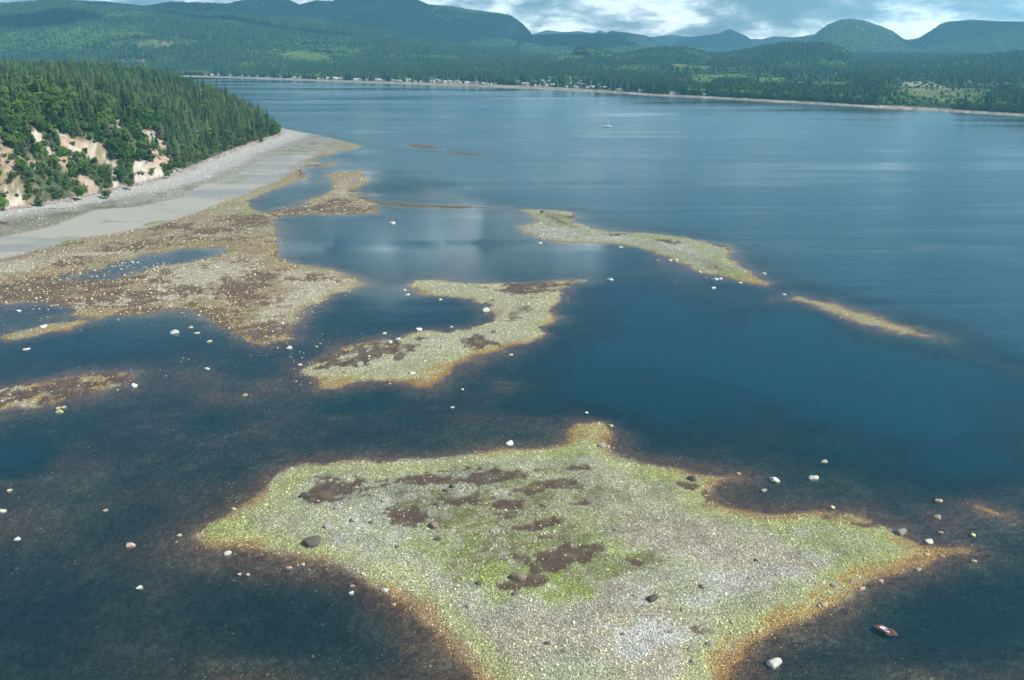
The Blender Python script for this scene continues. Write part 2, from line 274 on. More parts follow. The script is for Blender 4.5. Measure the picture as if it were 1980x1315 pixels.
C = lerp(C, (0.17, 0.165, 0.10), upper * sstep(nm + 0.5 * wob, 0.25, 0.8) * 0.8)
C = lerp(C, (0.50, 0.485, 0.43), up * sstep(edge, bandw * 0.85, bandw * 0.5))
C = lerp(C, (0.40, 0.355, 0.32), up * sstep(edge, 12, 5) * (0.5 + 0.4 * nf))
# land above the beach: forest floor, bare soil scars
BAREW = np.zeros(PX.shape); m = (DB > 0) & (RR < 1100)
for b in BARE: BAREW[m] = np.maximum(BAREW[m], inpoly(PXz[m], PYz[m], b))
soil = lerp(np.zeros(GX.shape + (3,)) + (0.40, 0.285, 0.20), (0.48, 0.43, 0.345), sstep(fbm(GX * 1.0, GY * 0.35, 7, 4, 25), -0.1, 0.5))
soil = lerp(soil, (0.52, 0.48, 0.40), (PYz > 318) * (PYz < 352) * sstep(abs(PXz - 288), 36, 24) * (.55 + .5 * nf) * (PYz > 308))
soil = lerp(soil, (0.10, 0.12, 0.05), sstep(nf + nm, 0.3, 1.0) * 0.7)
soil = soil * (1 + 0.22 * np.clip(fbm(GX, GY, 4, 4, 36), -1, 1))[..., None]
floor = np.zeros(GX.shape + (3,)) + (0.055, 0.070, 0.028)
slopeband = sstep(DB, 75, 30)
floor = lerp(floor, (0.26, 0.20, 0.12), slopeband * sstep(nm, -0.1, 0.6) * west)
landc = lerp(floor, soil, BAREW)
landc = np.where((BAREW > .5)[..., None], soil, landc)
C = np.where((DB > 0)[..., None], landc, C)
# sea bed tones
sub = sstep(H, 0.02, -0.10)
bc = lerp(np.zeros(GX.shape + (3,)) + (0.095, 0.060, 0.040), (0.048, 0.054, 0.044), sstep(H, -0.25, -0.8))
bc = lerp(bc, (0.085, 0.115, 0.055), sstep(fbm(GX, GY, 25, 4, 26), 0.0, 0.7) * 0.4)
bc = lerp(bc, (0.15, 0.14, 0.10), sstep(fbm(GX, GY, 5, 5, 28), 0.1, 0.8) * 0.5)
bc = lerp(bc, (0.075, 0.11, 0.095), sstep(H, -0.9, -2.8))
bc = lerp(bc, (0.20, 0.11, 0.045), sstep(D, -3.2, -0.3) * np.clip(.35 + .8 * nf, 0, 1) * np.clip(ow + .1, 0, .9))
bc = bc * (1 + 0.40 * np.clip(fbm(GX, GY, 0.9, 3, 35) * 1.6, -1, 1.4))[..., None]
C = lerp(C, bc, sub * np.where(brown > 0.5, 0.5, 1) * (D0 < 3))
C = np.clip(C, 0.005, 0.8); C0 = C.copy()
C = C * (1 - 0.17 * np.clip(1 - sandw, 0, 1) * (DB < 0) * (H > -0.05))[..., None]
# how stony the fine relief is (0 sand/soil, 1 cobbles)
ST = np.clip(1 - sandw, 0, 1) * np.where(DB > 0, 0.15, 1) * np.clip(1 - brown * 0.9, 0.0, 1)

def sample(F, x, y):                                            # bilinear read of a grid field at world points
    a = (np.arctan2(x, y) - AZ0) / (AZ1 - AZ0) * (NA - 1); r = (np.log(np.hypot(x, y)) - lr[0]) / (lr[-1] - lr[0]) * (NR - 1)
    a = np.clip(a, 0, NA - 1.001); r = np.clip(r, 0, NR - 1.001); i = a.astype(int); j = r.astype(int); fa = a - i; fr = r - j
    if F.ndim == 3: fa = fa[..., None]; fr = fr[..., None]
    return (F[j, i] * (1 - fa) + F[j, i + 1] * fa) * (1 - fr) + (F[j + 1, i] * (1 - fa) + F[j + 1, i + 1] * fa) * fr

# ---------------------------------------------------------------- object helpers
def prop(o, label=None, cat=None, group=None, kind=None):
    if label: o['label'] = label
    if cat: o['category'] = cat
    if group: o['group'] = group
    if kind: o['kind'] = kind
    return o
def mesh_np(name, co, faces, mat=None, smooth=False, attrs=None):
    me = bpy.data.meshes.new(name); co = np.asarray(co, np.float32); faces = np.asarray(faces, np.int32)
    k = faces.shape[1]; me.vertices.add(len(co)); me.vertices.foreach_set('co', co.ravel())
    me.loops.add(faces.size); me.loops.foreach_set('vertex_index', faces.ravel())
    me.polygons.add(len(faces)); me.polygons.foreach_set('loop_start', np.arange(0, faces.size, k, dtype=np.int32))
    if smooth: me.polygons.foreach_set('use_smooth', np.ones(len(faces), bool))
    me.update(calc_edges=True)
    for n, (typ, data) in (attrs or {}).items():
        a = me.attributes.new(n, typ, 'POINT'); d = np.asarray(data, np.float32)
        a.data.foreach_set('color' if typ == 'FLOAT_COLOR' else ('vector' if typ == 'FLOAT_VECTOR' else 'value'), d.ravel())
    if mat: me.materials.append(mat)
    return me
def link(name, me, parent=None, loc=(0, 0, 0), rz=0.0):
    o = bpy.data.objects.new(name, me); COL.objects.link(o); o.location = loc; o.rotation_euler.z = rz
    if parent: o.parent = parent
    return o
def grid_faces(nr, na):
    i = (np.arange(nr - 1)[:, None] * na + np.arange(na - 1)[None]).ravel()
    return np.stack([i, i + 1, i + na + 1, i + na], 1)
def rgba(c): return np.concatenate([c, np.ones(c.shape[:-1] + (1,))], -1)

# ---------------------------------------------------------------- materials
def new_mat(name):
    m = bpy.data.materials.new(name); m.use_nodes = True; return m, NT(m.node_tree)
def ground_material():
    m, g = new_mat('shore')
    pos = g.n('ShaderNodeNewGeometry').outputs['Position']
    col = g.n('ShaderNodeAttribute', attribute_name='col').outputs['Color']
    sta = g.n('ShaderNodeAttribute', attribute_name='stony').outputs['Fac']
    v1 = g.n('ShaderNodeTexVoronoi', {'Vector': pos, 'Scale': 2.6, 'Randomness': 1.0}, feature='F1')
    v2 = g.n('ShaderNodeTexVoronoi', {'Vector': pos, 'Scale': 1.05, 'Randomness': 1.0}, feature='F1')
    n1 = g.noise(pos, 0.8, 5, 0.7); n2 = g.noise(pos, 5.0, 3, 0.7)
    def hsv(c): 
        s = g.n('ShaderNodeSeparateColor', {0: c}); return s.outputs[0]
    r1 = hsv(v1.outputs['Color']); r2 = hsv(v2.outputs['Color'])
    # per-stone tone
    k = g.math('ADD', g.math('MULTIPLY', g.math('POWER', r1, 2.0), 0.65), g.math('MULTIPLY', g.math('POWER', r2, 3.0), 0.4))
    k = g.math('ADD', g.math('MULTIPLY', k, sta), g.math('ADD', 0.72, g.math('MULTIPLY', n1, 0.35)))
    gap = g.smooth(v1.outputs['Distance'], 0.55, 0.30)
    k = g.math('MULTIPLY', k, g.math('SUBTRACT', 1.0, g.math('MULTIPLY', g.math('SUBTRACT', 1.0, gap), g.math('MULTIPLY', sta, 0.5))))
    c = g.mix(1.0, col, g.n('ShaderNodeCombineXYZ', {0: k, 1: k, 2: k}).outputs[0], 'MULTIPLY')
    c = g.mix(g.math('MULTIPLY', g.smooth(n1, 0.55, 0.8), g.math('MULTIPLY', sta, 0.3)), c, (0.06, 0.05, 0.035))
    hgt = g.math('ADD', g.math('MULTIPLY', g.math('SUBTRACT', 1.0, v1.outputs['Distance']), g.math('MULTIPLY', sta, 0.22)), g.math('MULTIPLY', n2, 0.04))
    bp = g.n('ShaderNodeBump', {'Height': hgt, 'Distance': 1.0, 'Strength': 0.7})
    b = g.n('ShaderNodeBsdfPrincipled', {'Base Color': c, 'Roughness': 0.85, 'Normal': bp.outputs[0]})
    g.n('ShaderNodeOutputMaterial', {0: b.outputs[0]}); return m
def rock_material(name, tinted=True, base=None, rough=0.8):
    m, g = new_mat(name)
    pos = g.n('ShaderNodeTexCoord').outputs['Object']
    if tinted: col = g.n('ShaderNodeAttribute', attribute_name='tint', attribute_type='INSTANCER').outputs['Color']
    else: col = base if base else g.n('ShaderNodeObjectInfo').outputs['Color']
    n = g.noise(pos, 2.2, 4, 0.65)
    k = g.math('ADD', 0.68, g.math('MULTIPLY', n, 0.64))
    c = g.mix(1.0, col, g.n('ShaderNodeCombineXYZ', {0: k, 1: k, 2: k}).outputs[0], 'MULTIPLY')
    if not tinted:                                              # tide-stained foot of the boulder
        z = g.n('ShaderNodeSeparateXYZ', {0: pos}).outputs[2]
        st = g.smooth(g.math('ADD', z, g.math('MULTIPLY', n, 0.5)), 0.12, -0.12)
        c = g.mix(g.math('MULTIPLY', st, 0.75), c, (0.09, 0.055, 0.03))
        c = g.mix(g.math('MULTIPLY', g.smooth(g.noise(pos, 5, 3, .6), .6, .75), 0.5), c, (0.08, 0.075, 0.06))
    bp = g.n('ShaderNodeBump', {'Height': g.noise(pos, 6, 4, 0.7), 'Distance': 0.15, 'Strength': 0.6})
    b = g.n('ShaderNodeBsdfPrincipled', {'Base Color': c, 'Roughness': rough, 'Normal': bp.outputs[0]})
    g.n('ShaderNodeOutputMaterial', {0: b.outputs[0]}); return m
def foliage_material(name, dark, light, instanced=False, var=0.35, dryness=0.0):
    m, g = new_mat(name)
    rnd = g.n('ShaderNodeObjectInfo').outputs['Random']
    pos = g.n('ShaderNodeNewGeometry').outputs['Position']
    n = g.noise(pos, 0.9, 4, 0.7); n2 = g.noise(pos, 0.012, 3, 0.5)
    f = g.math('ADD', g.math('MULTIPLY', n, 0.8), g.math('MULTIPLY', g.math('SUBTRACT', rnd, 0.5), var * 2.0))
    f = g.math('ADD', f, g.math('MULTIPLY', g.math('SUBTRACT', n2, 0.5), 0.7))
    c = g.ramp(f, [(0.05, dark), (0.85, light)])
    if dryness: c = g.mix(g.math('MULTIPLY', g.smooth(g.math('FRACT', g.math('MULTIPLY', rnd, 7.31)), 1 - dryness, 1 - dryness * 0.6), 0.8), c, (0.13, 0.115, 0.075))
    tr = g.n('ShaderNodeBsdfTranslucent', {0: c}); df = g.n('ShaderNodeBsdfDiffuse', {0: c, 1: 0.6})
    mx = g.n('ShaderNodeMixShader', {0: 0.22, 1: df.outputs[0], 2: tr.outputs[0]})
    g.n('ShaderNodeOutputMaterial', {0: mx.outputs[0]}); return m
def plain_material(name, col, rough=0.7, nscale=3.0, amt=0.4, metallic=0.0):
    m, g = new_mat(name); pos = g.n('ShaderNodeTexCoord').outputs['Object']
    k = g.math('ADD', 1 - amt * 0.5, g.math('MULTIPLY', g.noise(pos, nscale, 4, 0.6), amt))
    c = g.mix(1.0, col, g.n('ShaderNodeCombineXYZ', {0: k, 1: k, 2: k}).outputs[0], 'MULTIPLY')
    b = g.n('ShaderNodeBsdfPrincipled', {'Base Color': c, 'Roughness': rough, 'Metallic': metallic})
    g.n('ShaderNodeOutputMaterial', {0: b.outputs[0]}); return m
def water_material():
    m, g = new_mat('sea_water')
    pos = g.n('ShaderNodeNewGeometry').outputs['Position']
    dep = g.n('ShaderNodeAttribute', attribute_name='depth').outputs['Fac']
    rip = g.n('ShaderNodeAttribute', attribute_name='ripple').outputs['Fac']
    mp = g.n('ShaderNodeMapping', {'Vector': pos, 'Rotation': (0, 0, R(14)), 'Scale': (0.55, 1.5, 1)}).outputs[0]
    w1 = g.noise(mp, 0.42, 3, 0.55, dist=0.3); w2 = g.noise(mp, 1.5, 3, 0.6)
    ms = g.n('ShaderNodeMapping', {'Vector': pos, 'Rotation': (0, 0, R(9)), 'Scale': (0.13, 1.0, 1)}).outputs[0]
    s1 = g.noise(ms, 0.0085, 6, 0.62, dist=0.6); s2 = g.noise(ms, 0.034, 4, 0.6)
    streak = g.smooth(g.math('ADD', g.math('MULTIPLY', s1, 0.8), g.math('MULTIPLY', s2, 0.25)), 0.42, 0.64)
    amp = g.math('MULTIPLY', rip, g.math('ADD', 0.10, g.math('MULTIPLY', streak, 1.0)))
    hgt = g.math('MULTIPLY', g.math('ADD', w1, g.math('MULTIPLY', w2, 0.30)), amp)
    bp = g.n('ShaderNodeBump', {'Height': hgt, 'Distance': 0.28, 'Strength': 1.0})
    T = g.math('POWER', 2.718, g.math('MULTIPLY', dep, -0.62))
    body = g.mix(g.smooth(dep, 0.8, 5.0), (0.0025, 0.018, 0.024), (0.0008, 0.036, 0.050))
    tcol = g.mix(g.smooth(dep, 0.0, 1.6), (1.0, 1.0, 1.0), (0.62, 0.90, 0.95))
    tr = g.n('ShaderNodeBsdfTransparent', {0: tcol})
    df = g.n('ShaderNodeBsdfDiffuse', {0: body})
    low = g.n('ShaderNodeMixShader', {0: g.math('SUBTRACT', 1.0, T), 1: tr.outputs[0], 2: df.outputs[0]})
    gl = g.n('ShaderNodeBsdfGlossy', {0: (0.80, 0.95, 1.0, 1), 'Roughness': g.math('ADD', 0.045, g.math('MULTIPLY', rip, g.math('ADD', 0.03, g.math('MULTIPLY', streak, 0.17)))), 'Normal': bp.outputs[0]})
    fr = g.n('ShaderNodeFresnel', {'IOR': 1.34, 'Normal': bp.outputs[0]})
    mx = g.n('ShaderNodeMixShader', {0: fr.outputs[0], 1: low.outputs[0], 2: gl.outputs[0]})
    g.n('ShaderNodeOutputMaterial', {0: mx.outputs[0]}); return m
def far_land_material():
    m, g = new_mat('wooded_land')
    pos = g.n('ShaderNodeNewGeometry').outputs['Position']
    col = g.n('ShaderNodeAttribute', attribute_name='col').outputs['Color']
    n = g.noise(pos, 0.04, 5, 0.75); n2 = g.noise(pos, 0.004, 4, 0.6)
    n = g.math('ADD', g.math('MULTIPLY', n, 0.5), g.math('MULTIPLY', g.noise(pos, 0.014, 5, 0.75), 0.9))
    k = g.math('ADD', -0.05, g.math('ADD', g.math('MULTIPLY', n, 1.1), g.math('MULTIPLY', n2, 0.5)))
    c = g.mix(1.0, col, g.n('ShaderNodeCombineXYZ', {0: k, 1: k, 2: k}).outputs[0], 'MULTIPLY')
    bp = g.n('ShaderNodeBump', {'Height': g.math('ADD', g.noise(pos, 0.045, 4, 0.7), g.math('MULTIPLY', n2, 3)), 'Distance': 34.0, 'Strength': 0.9})
    b = g.n('ShaderNodeBsdfDiffuse', {0: c, 'Normal': bp.outputs[0]})
    g.n('ShaderNodeOutputMaterial', {0: b.outputs[0]}); return m
M_SHORE = ground_material(); M_STONE = rock_material('cobble'); M_BOULDER = rock_material('boulder', False)
M_WATER = water_material(); M_FAR = far_land_material()
M_CON = foliage_material('conifer_needles', (0.028, 0.066, 0.032), (0.165, 0.250, 0.090), dryness=0.03)
M_DEC = foliage_material('broad_leaves', (0.045, 0.105, 0.025), (0.185, 0.310, 0.065))
M_BUSH = foliage_material('bush_leaves', (0.05, 0.075, 0.018), (0.13, 0.18, 0.045))
M_FCON = foliage_material('far_needles', (0.022, 0.058, 0.032), (0.100, 0.170, 0.065), var=0.4)
M_FDEC = foliage_material('far_leaves', (0.04, 0.09, 0.025), (0.13, 0.22, 0.055), var=0.4)
M_BARK = plain_material('bark', (0.12, 0.09, 0.065, 1)); M_DEAD = plain_material('dead_twigs', (0.23, 0.19, 0.165, 1))
M_WHITE = plain_material('white_paint', (0.78, 0.78, 0.75, 1), 0.5, 2, 0.1)

# ---------------------------------------------------------------- ground, islands, beach, bluff
F = grid_faces(NR, NA)
vid = np.arange(NR * NA)
GROUPS = [('gravel_island', ['A', 'A2']), ('gravel_island', ['B']), ('gravel_island', ['C']), ('gravel_spit', ['D']), ('gravel_spit', ['L', 'M']), ('gravel_islet', ['F1']), ('gravel_islet', ['F2']), ('gravel_bar', ['E']), ('beach', ['G'])]
own = np.zeros(GX.shape, int)
for gi, (n, ks) in enumerate(GROUPS):
    for k in ks: own[(WHO == keys.index(k)) & (D0 > -4.0)] = gi + 1
own[(DB > 0)] = len(GROUPS) + 1
of = own.ravel()[F[:, 0]]
names = ['seabed'] + [n for n, _ in GROUPS] + ['wooded_bluff']
glabels = ['dark weedy sea bed under the water', 'large star-shaped gravel island with green algae in the foreground', 'hook-shaped gravel island with brown wrack in the middle', 'long pale green gravel island to the right', 'thin gravel spit trailing off to the right', 'orange gravel spit at the left edge', 'small dark islet off the beach tip', 'thinner dark islet beyond it', 'thin stony bar joining the beach to the long island', 'tidal beach with sand flat and cobbles below the bluff', 'steep wooded bluff with bare soil scars']
flatco = np.stack([GX, GY, H], -1).reshape(-1, 3); fc = rgba(C).reshape(-1, 4); fs = ST.ravel()
for gi, n in enumerate(names):
    ff = F[of == gi]
    if not len(ff): continue
    use, inv = np.unique(ff, return_inverse=True)
    me = mesh_np(n, flatco[use], inv.reshape(ff.shape), M_SHORE, True, dict(col=('FLOAT_COLOR', fc[use]), stony=('FLOAT', fs[use])))
    prop(link(n, me), glabels[gi], kind='structure')

# ---------------------------------------------------------------- water sheet
def water():
    na, nr = 420, 420
    a = np.linspace(R(-47), R(45), na); l = np.linspace(math.log(95), math.log(4200), nr); A_, L_ = np.meshgrid(a, l); r = np.exp(L_)
    x = r * np.sin(A_); y = r * np.cos(A_); px, py = topx(x, y)
    dep = np.where(r < 1650, np.maximum(-sample(H, x, y), 0), 8.0)
    dep = np.where(r > 1500, dep + (8 - dep) * sstep(r, 1500, 1650), dep)
    sl_ = np.interp(px, [-500, 540, 700, 1000, 1120, 1420, 1500, 1800, 2100, 3200], [262, 262, 315, 405, 425, 480, 545, 640, 740, 1120])
    op = sstep(py - sl_, 25, -25)
    corner = sstep(py - (1560 - 0.30 * px), -60, 40) * sstep(px, 1350, 1600)
    rip = 0.10 + 0.10 * sstep(px, 500, 1600) + 0.75 * op + 0.9 * corner
    me = mesh_np('sea', np.stack([x, y, np.zeros_like(x)], -1).reshape(-1, 3), grid_faces(nr, na), M_WATER, True,
                 dict(depth=('FLOAT', dep.ravel()), ripple=('FLOAT', np.clip(rip, 0, 1).ravel())))
    prop(link('sea', me), 'calm blue sea between the gravel islands and out to the far shore', kind='structure')
water()

# ---------------------------------------------------------------- far shore, hills and mountains
def az_el(px, py):
    dx, dy, dz = ray(px, py); return np.arctan2(dx, dy), dz / np.hypot(dx, dy)
SHORE = [(-900, 141), (-300, 146), (370, 150), (500, 154), (600, 158), (700, 162), (850, 167), (1000, 172.5), (1150, 179), (1280, 187), (1500, 198.5), (1700, 210), (1980, 226), (2300, 248), (2900, 300)]
_sx, _sy = zip(*[at(*p) for p in SHORE]); SAZ = np.arctan2(_sx, _sy); SRR = np.hypot(_sx, _sy)
def rshore(a): return np.interp(a, SAZ, SRR)
def beachw(a): return np.interp(a, [SAZ[0], SAZ[3], SAZ[7], SAZ[8], SAZ[9], SAZ[-1]], [170, 150, 150, 85, 55, 26])
# name, skyline pixels, distance, half width, tree height allowance, noise
HILLS = [
 ('forested_hill', [(-900,14),(-200,20),(0,12),(100,4),(160,10),(300,22),(380,30),(450,30),(560,36),(650,42),(740,52),(800,74),(870,86),(960,96),(1060,104),(1180,116)], 6200, 2100, 18, 0.05),
 ('forested_hill', [(1060,112),(1085,101),(1110,94),(1135,89),(1165,97),(1190,107),(1215,118)], 4300, 620, 18, 0.05),
 ('forested_hill', [(1190,110),(1235,98),(1280,92),(1330,93),(1370,104),(1400,116)], 4500, 650, 18, 0.05),
 ('forested_hill', [(1320,120),(1360,112),(1400,104),(1450,96),(1490,87),(1540,82),(1590,84),(1630,94),(1655,116),(1672,136)], 4300, 800, 18, 0.05),
 ('forested_hill', [(1700,136),(1760,124),(1820,116),(1900,108),(1960,101),(2100,98),(2400,110)], 3900, 750, 18, 0.05),
 ('mountain', [(-900,0),(0,8),(50,7),(120,3),(200,6),(280,14),(330,5),(400,7),(440,9),(480,4),(520,0),(545,-2),(580,13),(610,5),(640,7),(670,0),(730,-6),(800,-2),(830,11),(860,13),(900,20),(960,27),(985,32),(1005,46),(1020,60),(1035,82)], 8400, 1500, 8, 0.04),
 ('mountain', [(1000,80),(1035,71),(1090,68),(1160,69),(1195,73),(1240,92)], 6600, 900, 8, 0.04),
 ('mountain', [(1140,84),(1165,68),(1182,59),(1215,62),(1250,68),(1275,82),(1300,92)], 9000, 1100, 5, 0.04),
 ('mountain', [(1290,92),(1310,79),(1335,71),(1370,67),(1392,64),(1403,58),(1412,56),(1424,61),(1445,70),(1458,82),(1470,94)], 10500, 1200, 3, 0.03),
 ('mountain', [(1400,104),(1440,88),(1470,76),(1495,69),(1520,70),(1555,73),(1600,90)], 9300, 1100, 5, 0.04),
 ('mountain', [(1500,86),(1555,73),(1575,69),(1600,51),(1622,42),(1645,40),(1672,44),(1700,54),(1725,64),(1745,78),(1770,88),(1800,104)], 7600, 1300, 8, 0.05),
 ('mountain', [(1700,108),(1750,84),(1775,76),(1800,62),(1820,49),(1835,45),(1880,41),(1930,44),(1990,45),(2100,42),(2500,60)], 7900, 1300, 8, 0.05),
 ('distant_mountain', [(950,74),(1030,66),(1058,58),(1090,62),(1120,60),(1148,64),(1160,58),(1180,66),(1250,72),(1280,70),(1300,68),(1340,72),(1480,76),(1560,70),(1640,74),(1735,78),(1760,76),(1790,72),(1860,80)], 12500, 900, 0, 0.03)]
def plain_z(a, r):
    x = r * np.sin(a); y = r * np.cos(a); u = r - rshore(a); bw = beachw(a)
    z = -0.5 + 4.0 * sstep(u, 0, bw) + np.minimum(np.maximum(u - bw, 0) * 0.015, 34)
    z += sstep(u, bw + 60, bw + 900) * (5 * fbm(x, y, 600, 3, 41))
    return z
def hill_field(k, a, r):
    n, sk, dist, hw, th, nz = HILLS[k]
    A_, E_ = az_el(*map(np.array, zip(*sk))); x = r * np.sin(a); y = r * np.cos(a)
    dd = dist * (1 + 0.03 * np.sin(a * 23 + k))
    zr = CAMZ + dd * np.interp(a, A_, E_) - th
    inside = sstep(a, A_[0] - 0.012, A_[0] + 0.004) * sstep(a, A_[-1] + 0.012, A_[-1] - 0.004)
    g_ = fbm(x, y, hw * 0.42, 5, 50 + k)
    u = (r - dd) / hw
    s = np.where(u < 0, sstep(u, -1.25, 0.02), sstep(u, 1.1, 0.0))
    s = np.power(s, 0.85)
    base = 10.0
    rid = 1 - np.abs(fbm(x, y, hw * 0.5, 4, 70 + k)) 
    z = base + (zr - base) * s * (1 + (0.30 * (rid - 0.75) + 0.12 * g_) * np.clip(-u * 2.2, 0, 1) * np.clip(1.3 + u, 0, 1) * 1.2)
    z = z * sstep(r - rshore(a) - beachw(a), 30, 700)
    return np.where(inside > 0, z * inside - 60 * (1 - inside), -60.0)
CLEAR = [(1420,152,130,8,2,'g'),(1360,160,60,5,0,'g'),(1500,163,90,5,3,'g'),(1600,165,60,6,0,'g'),(1820,182,100,14,2,'c'),(1780,163,60,5,0,'b'),(1870,195,70,6,0,'c'),(1900,180,60,6,0,'c'),(310,84,85,5,0,'c'),(590,106,55,9,0,'g'),(260,121,60,2,0,'b'),(390,119,40,3,0,'g'),(1090,111,50,4,0,'g'),(700,20,45,10,-20,'c'),(880,34,50,9,0,'g'),(990,60,16,18,-60,'g'),(1330,130,50,4,0,'g')]
ROCKS = [(1150,98,26,6,14),(1290,96,20,3,0),(1305,125,12,2,0),(1330,104,5,3,0),(1490,96,14,2,0),(1520,99,10,2,0),(1560,94,8,3,0),(1588,108,7,4,20),(1640,112,18,7,50),(1655,124,14,5,50),(1655,60,26,8,10),(1690,75,26,14,20),(1730,90,22,8,10),(1850,134,34,4,-10),(1770,135,14,4,0),(1915,130,30,8,0),(1960,130,30,10,0),(1940,142,40,3,0),(1640,64,14,5,0),(820,57,14,5,0),(200,60,8,3,0),(1880,136,20,6,0)]
def ell(px, py, lst, n, warp=0.5):
    w = np.zeros(px.shape)
    for c in lst:
        an = R(c[4]); u = px - c[0]; v = py - c[1]; a_ = (u * math.cos(an) + v * math.sin(an)) / c[2]; b_ = (-u * math.sin(an) + v * math.cos(an)) / c[3]
        w = np.maximum(w, sstep(np.hypot(a_, b_) + n * warp, 1.15, 0.7))
    return w
def land_colour(a, r, z, plain=False):
    x = r * np.sin(a); y = r * np.cos(a); px, py = topx(x, y, z); nn = fbm(x, y, 60, 4, 60)
    c = np.zeros(a.shape + (3,)) + (0.045, 0.080, 0.036)
    c = lerp(c, (0.075, 0.115, 0.045), sstep(fbm(x, y, 500, 4, 61), 0, 0.6) * 0.7)
    gr = ell(px, py, [q for q in CLEAR if q[5] == 'g'], nn); cl = ell(px, py, [q for q in CLEAR if q[5] == 'c'], nn); br = ell(px, py, [q for q in CLEAR if q[5] == 'b'], nn)
    c = lerp(c, (0.14, 0.215, 0.055), gr); c = lerp(c, (0.16, 0.20, 0.075), cl); c = lerp(c, (0.33, 0.29, 0.21), cl * sstep(fbm(x, y, 110, 4, 62), 0.25, 0.6) * .8)
    c = lerp(c, (0.34, 0.30, 0.22), br)
    rk = ell(px, py, ROCKS, fbm(x, y, 90, 5, 63), 0.8) * sstep(fbm(x, y, 70, 4, 64), -0.15, 0.35)
    c = lerp(c, (0.33, 0.27, 0.235), rk * 0.8)
    return c, np.maximum(np.maximum(gr, cl), np.maximum(br, rk * 0.7))
def far_land():
    na, nr = 620, 150
    a = np.linspace(R(-42), R(42), na); tt = np.linspace(0, 1, nr) ** 1.6; A_, T_ = np.meshgrid(a, tt)
    r = rshore(A_) - 25 + T_ * 7500; z = plain_z(A_, r); c, _ = land_colour(A_, r, z)
    u = (r - rshore(A_)) / beachw(A_)
    c = lerp(c, (0.36, 0.315, 0.255), sstep(u, 1.18, 0.95) * sstep(u, -0.2, 0.15))
    c = lerp(c, (0.20, 0.17, 0.12), sstep(u, 0.3, 0.0))
    me = mesh_np('coastal_plain', np.stack([r * np.sin(A_), r * np.cos(A_), z], -1).reshape(-1, 3), grid_faces(nr, na), M_FAR, True, dict(col=('FLOAT_COLOR', rgba(c).reshape(-1, 4))))
    prop(link('coastal_plain', me), 'low wooded land with a pale beach across the water', kind='structure')
    for k, (n, sk, dist, hw, th, nz) in enumerate(HILLS):
        A0, _ = az_el(*sk[0]); A1, _ = az_el(*sk[-1])
        na = int(np.clip((A1 - A0) / 0.0011, 90, 620)); nr = 90
        a = np.linspace(A0 - 0.012, A1 + 0.012, na); A_, U_ = np.meshgrid(a, np.linspace(-1.3, 1.0, nr)); r = dist + U_ * hw
        z = hill_field(k, A_, r); c, _ = land_colour(A_, r, z)
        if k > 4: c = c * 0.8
        me = mesh_np(n, np.stack([r * np.sin(A_), r * np.cos(A_), z], -1).reshape(-1, 3), grid_faces(nr, na), M_FAR, True, dict(col=('FLOAT_COLOR', rgba(c).reshape(-1, 4))))
        prop(link(n, me), kind='structure')
far_land()

# ---------------------------------------------------------------- plant and stone shapes
def ico(sub):
    bm = bmesh.new(); bmesh.ops.create_icosphere(bm, subdivisions=sub, radius=1.0)
    v = np.array([x.co[:] for x in bm.verts]); f = np.array([[q.index for q in p.verts] for p in bm.faces]); bm.free(); return v, f
def rock_mesh(name, seed, sub, mat, flat=0.7, amp=0.34):
    v, f = ico(sub); r = np.random.default_rng(seed)
    k = 1 + 0 * v[:, :1]
    for i in range(13):                                          # planar facets cut from a ball
        nrm = r.normal(size=3); nrm /= np.linalg.norm(nrm); d = 0.55 + 0.3 * r.random(); t = v @ nrm
        cut = np.maximum(t - d, 0)[:, None]; v = v - cut * nrm * 0.97
    for s in (1.3, 2.7, 6.0):
        ph = r.random(3) * 9; w = np.sin(v[:, 0] * s + ph[0]) * np.sin(v[:, 1] * s * 1.1 + ph[1]) * np.sin(v[:, 2] * s * 0.9 + ph[2])
        v = v * (1 + amp * (0.5 / s) * w[:, None] * 1.6)
    v = v * (1, 0.78, flat)
    return mesh_np(name, v, f, mat, sub > 1)
def soup(tris, name, mat):
    t = np.asarray(tris, np.float32).reshape(-1, 3); return mesh_np(name, t, np.arange(len(t)).reshape(-1, 3), mat)
def conifer_crown(seed, tiers, mat, H_=1.0, wid=0.2, dens=8, low=0.14, ragged=0.3):
    r = random.Random(seed); T = []
    for i in range(tiers):
        q = i / (tiers - 1); z = low + (0.985 - low) * q; rad = wid * (1 - q) ** 0.78 * (1 + r.uniform(-ragged, ragged)) + 0.012
        n = max(3, int(dens * (0.5 + 0.6 * (1 - q)))); a0 = r.random() * 6.28
        for j in range(n):
            a = a0 + 6.283 * (j + r.uniform(-.35, .35)) / n; L = rad * r.uniform(0.65, 1.15); dr = -0.10 * L - 0.02 + r.uniform(-.015, .01)
            ca, sa = math.cos(a), math.sin(a); w = L * r.uniform(0.24, 0.38) + 0.006
            root = (ca * 0.008, sa * 0.008, z + 0.018); tip = (ca * L, sa * L, z + dr - 0.02)
            mx, my, mz = ca * L * 0.55, sa * L * 0.55, z + dr * 0.35
            lft = (mx - sa * w, my + ca * w, mz - 0.022); rgt = (mx + sa * w, my - ca * w, mz - 0.022)
            T += [root, lft, tip, root, tip, rgt]
            if q < 0.75:                                         # hanging sprays
                for s in (-1, 1):
                    ox, oy = mx - s * sa * w * 0.7, my + s * ca * w * 0.7
                    T += [(mx, my, mz), (ox + ca * L * .25, oy + sa * L * .25, mz - 0.03), (ox, oy, mz - 0.045 - r.random() * .02)]
    T += [(0.012, 0, .93), (-0.008, 0.01, .93), (0, 0, 1.02), (-0.008, -.01, .93), (0.012, 0, .93), (0, 0, 1.02)]
    return soup(T, 'crown', mat)
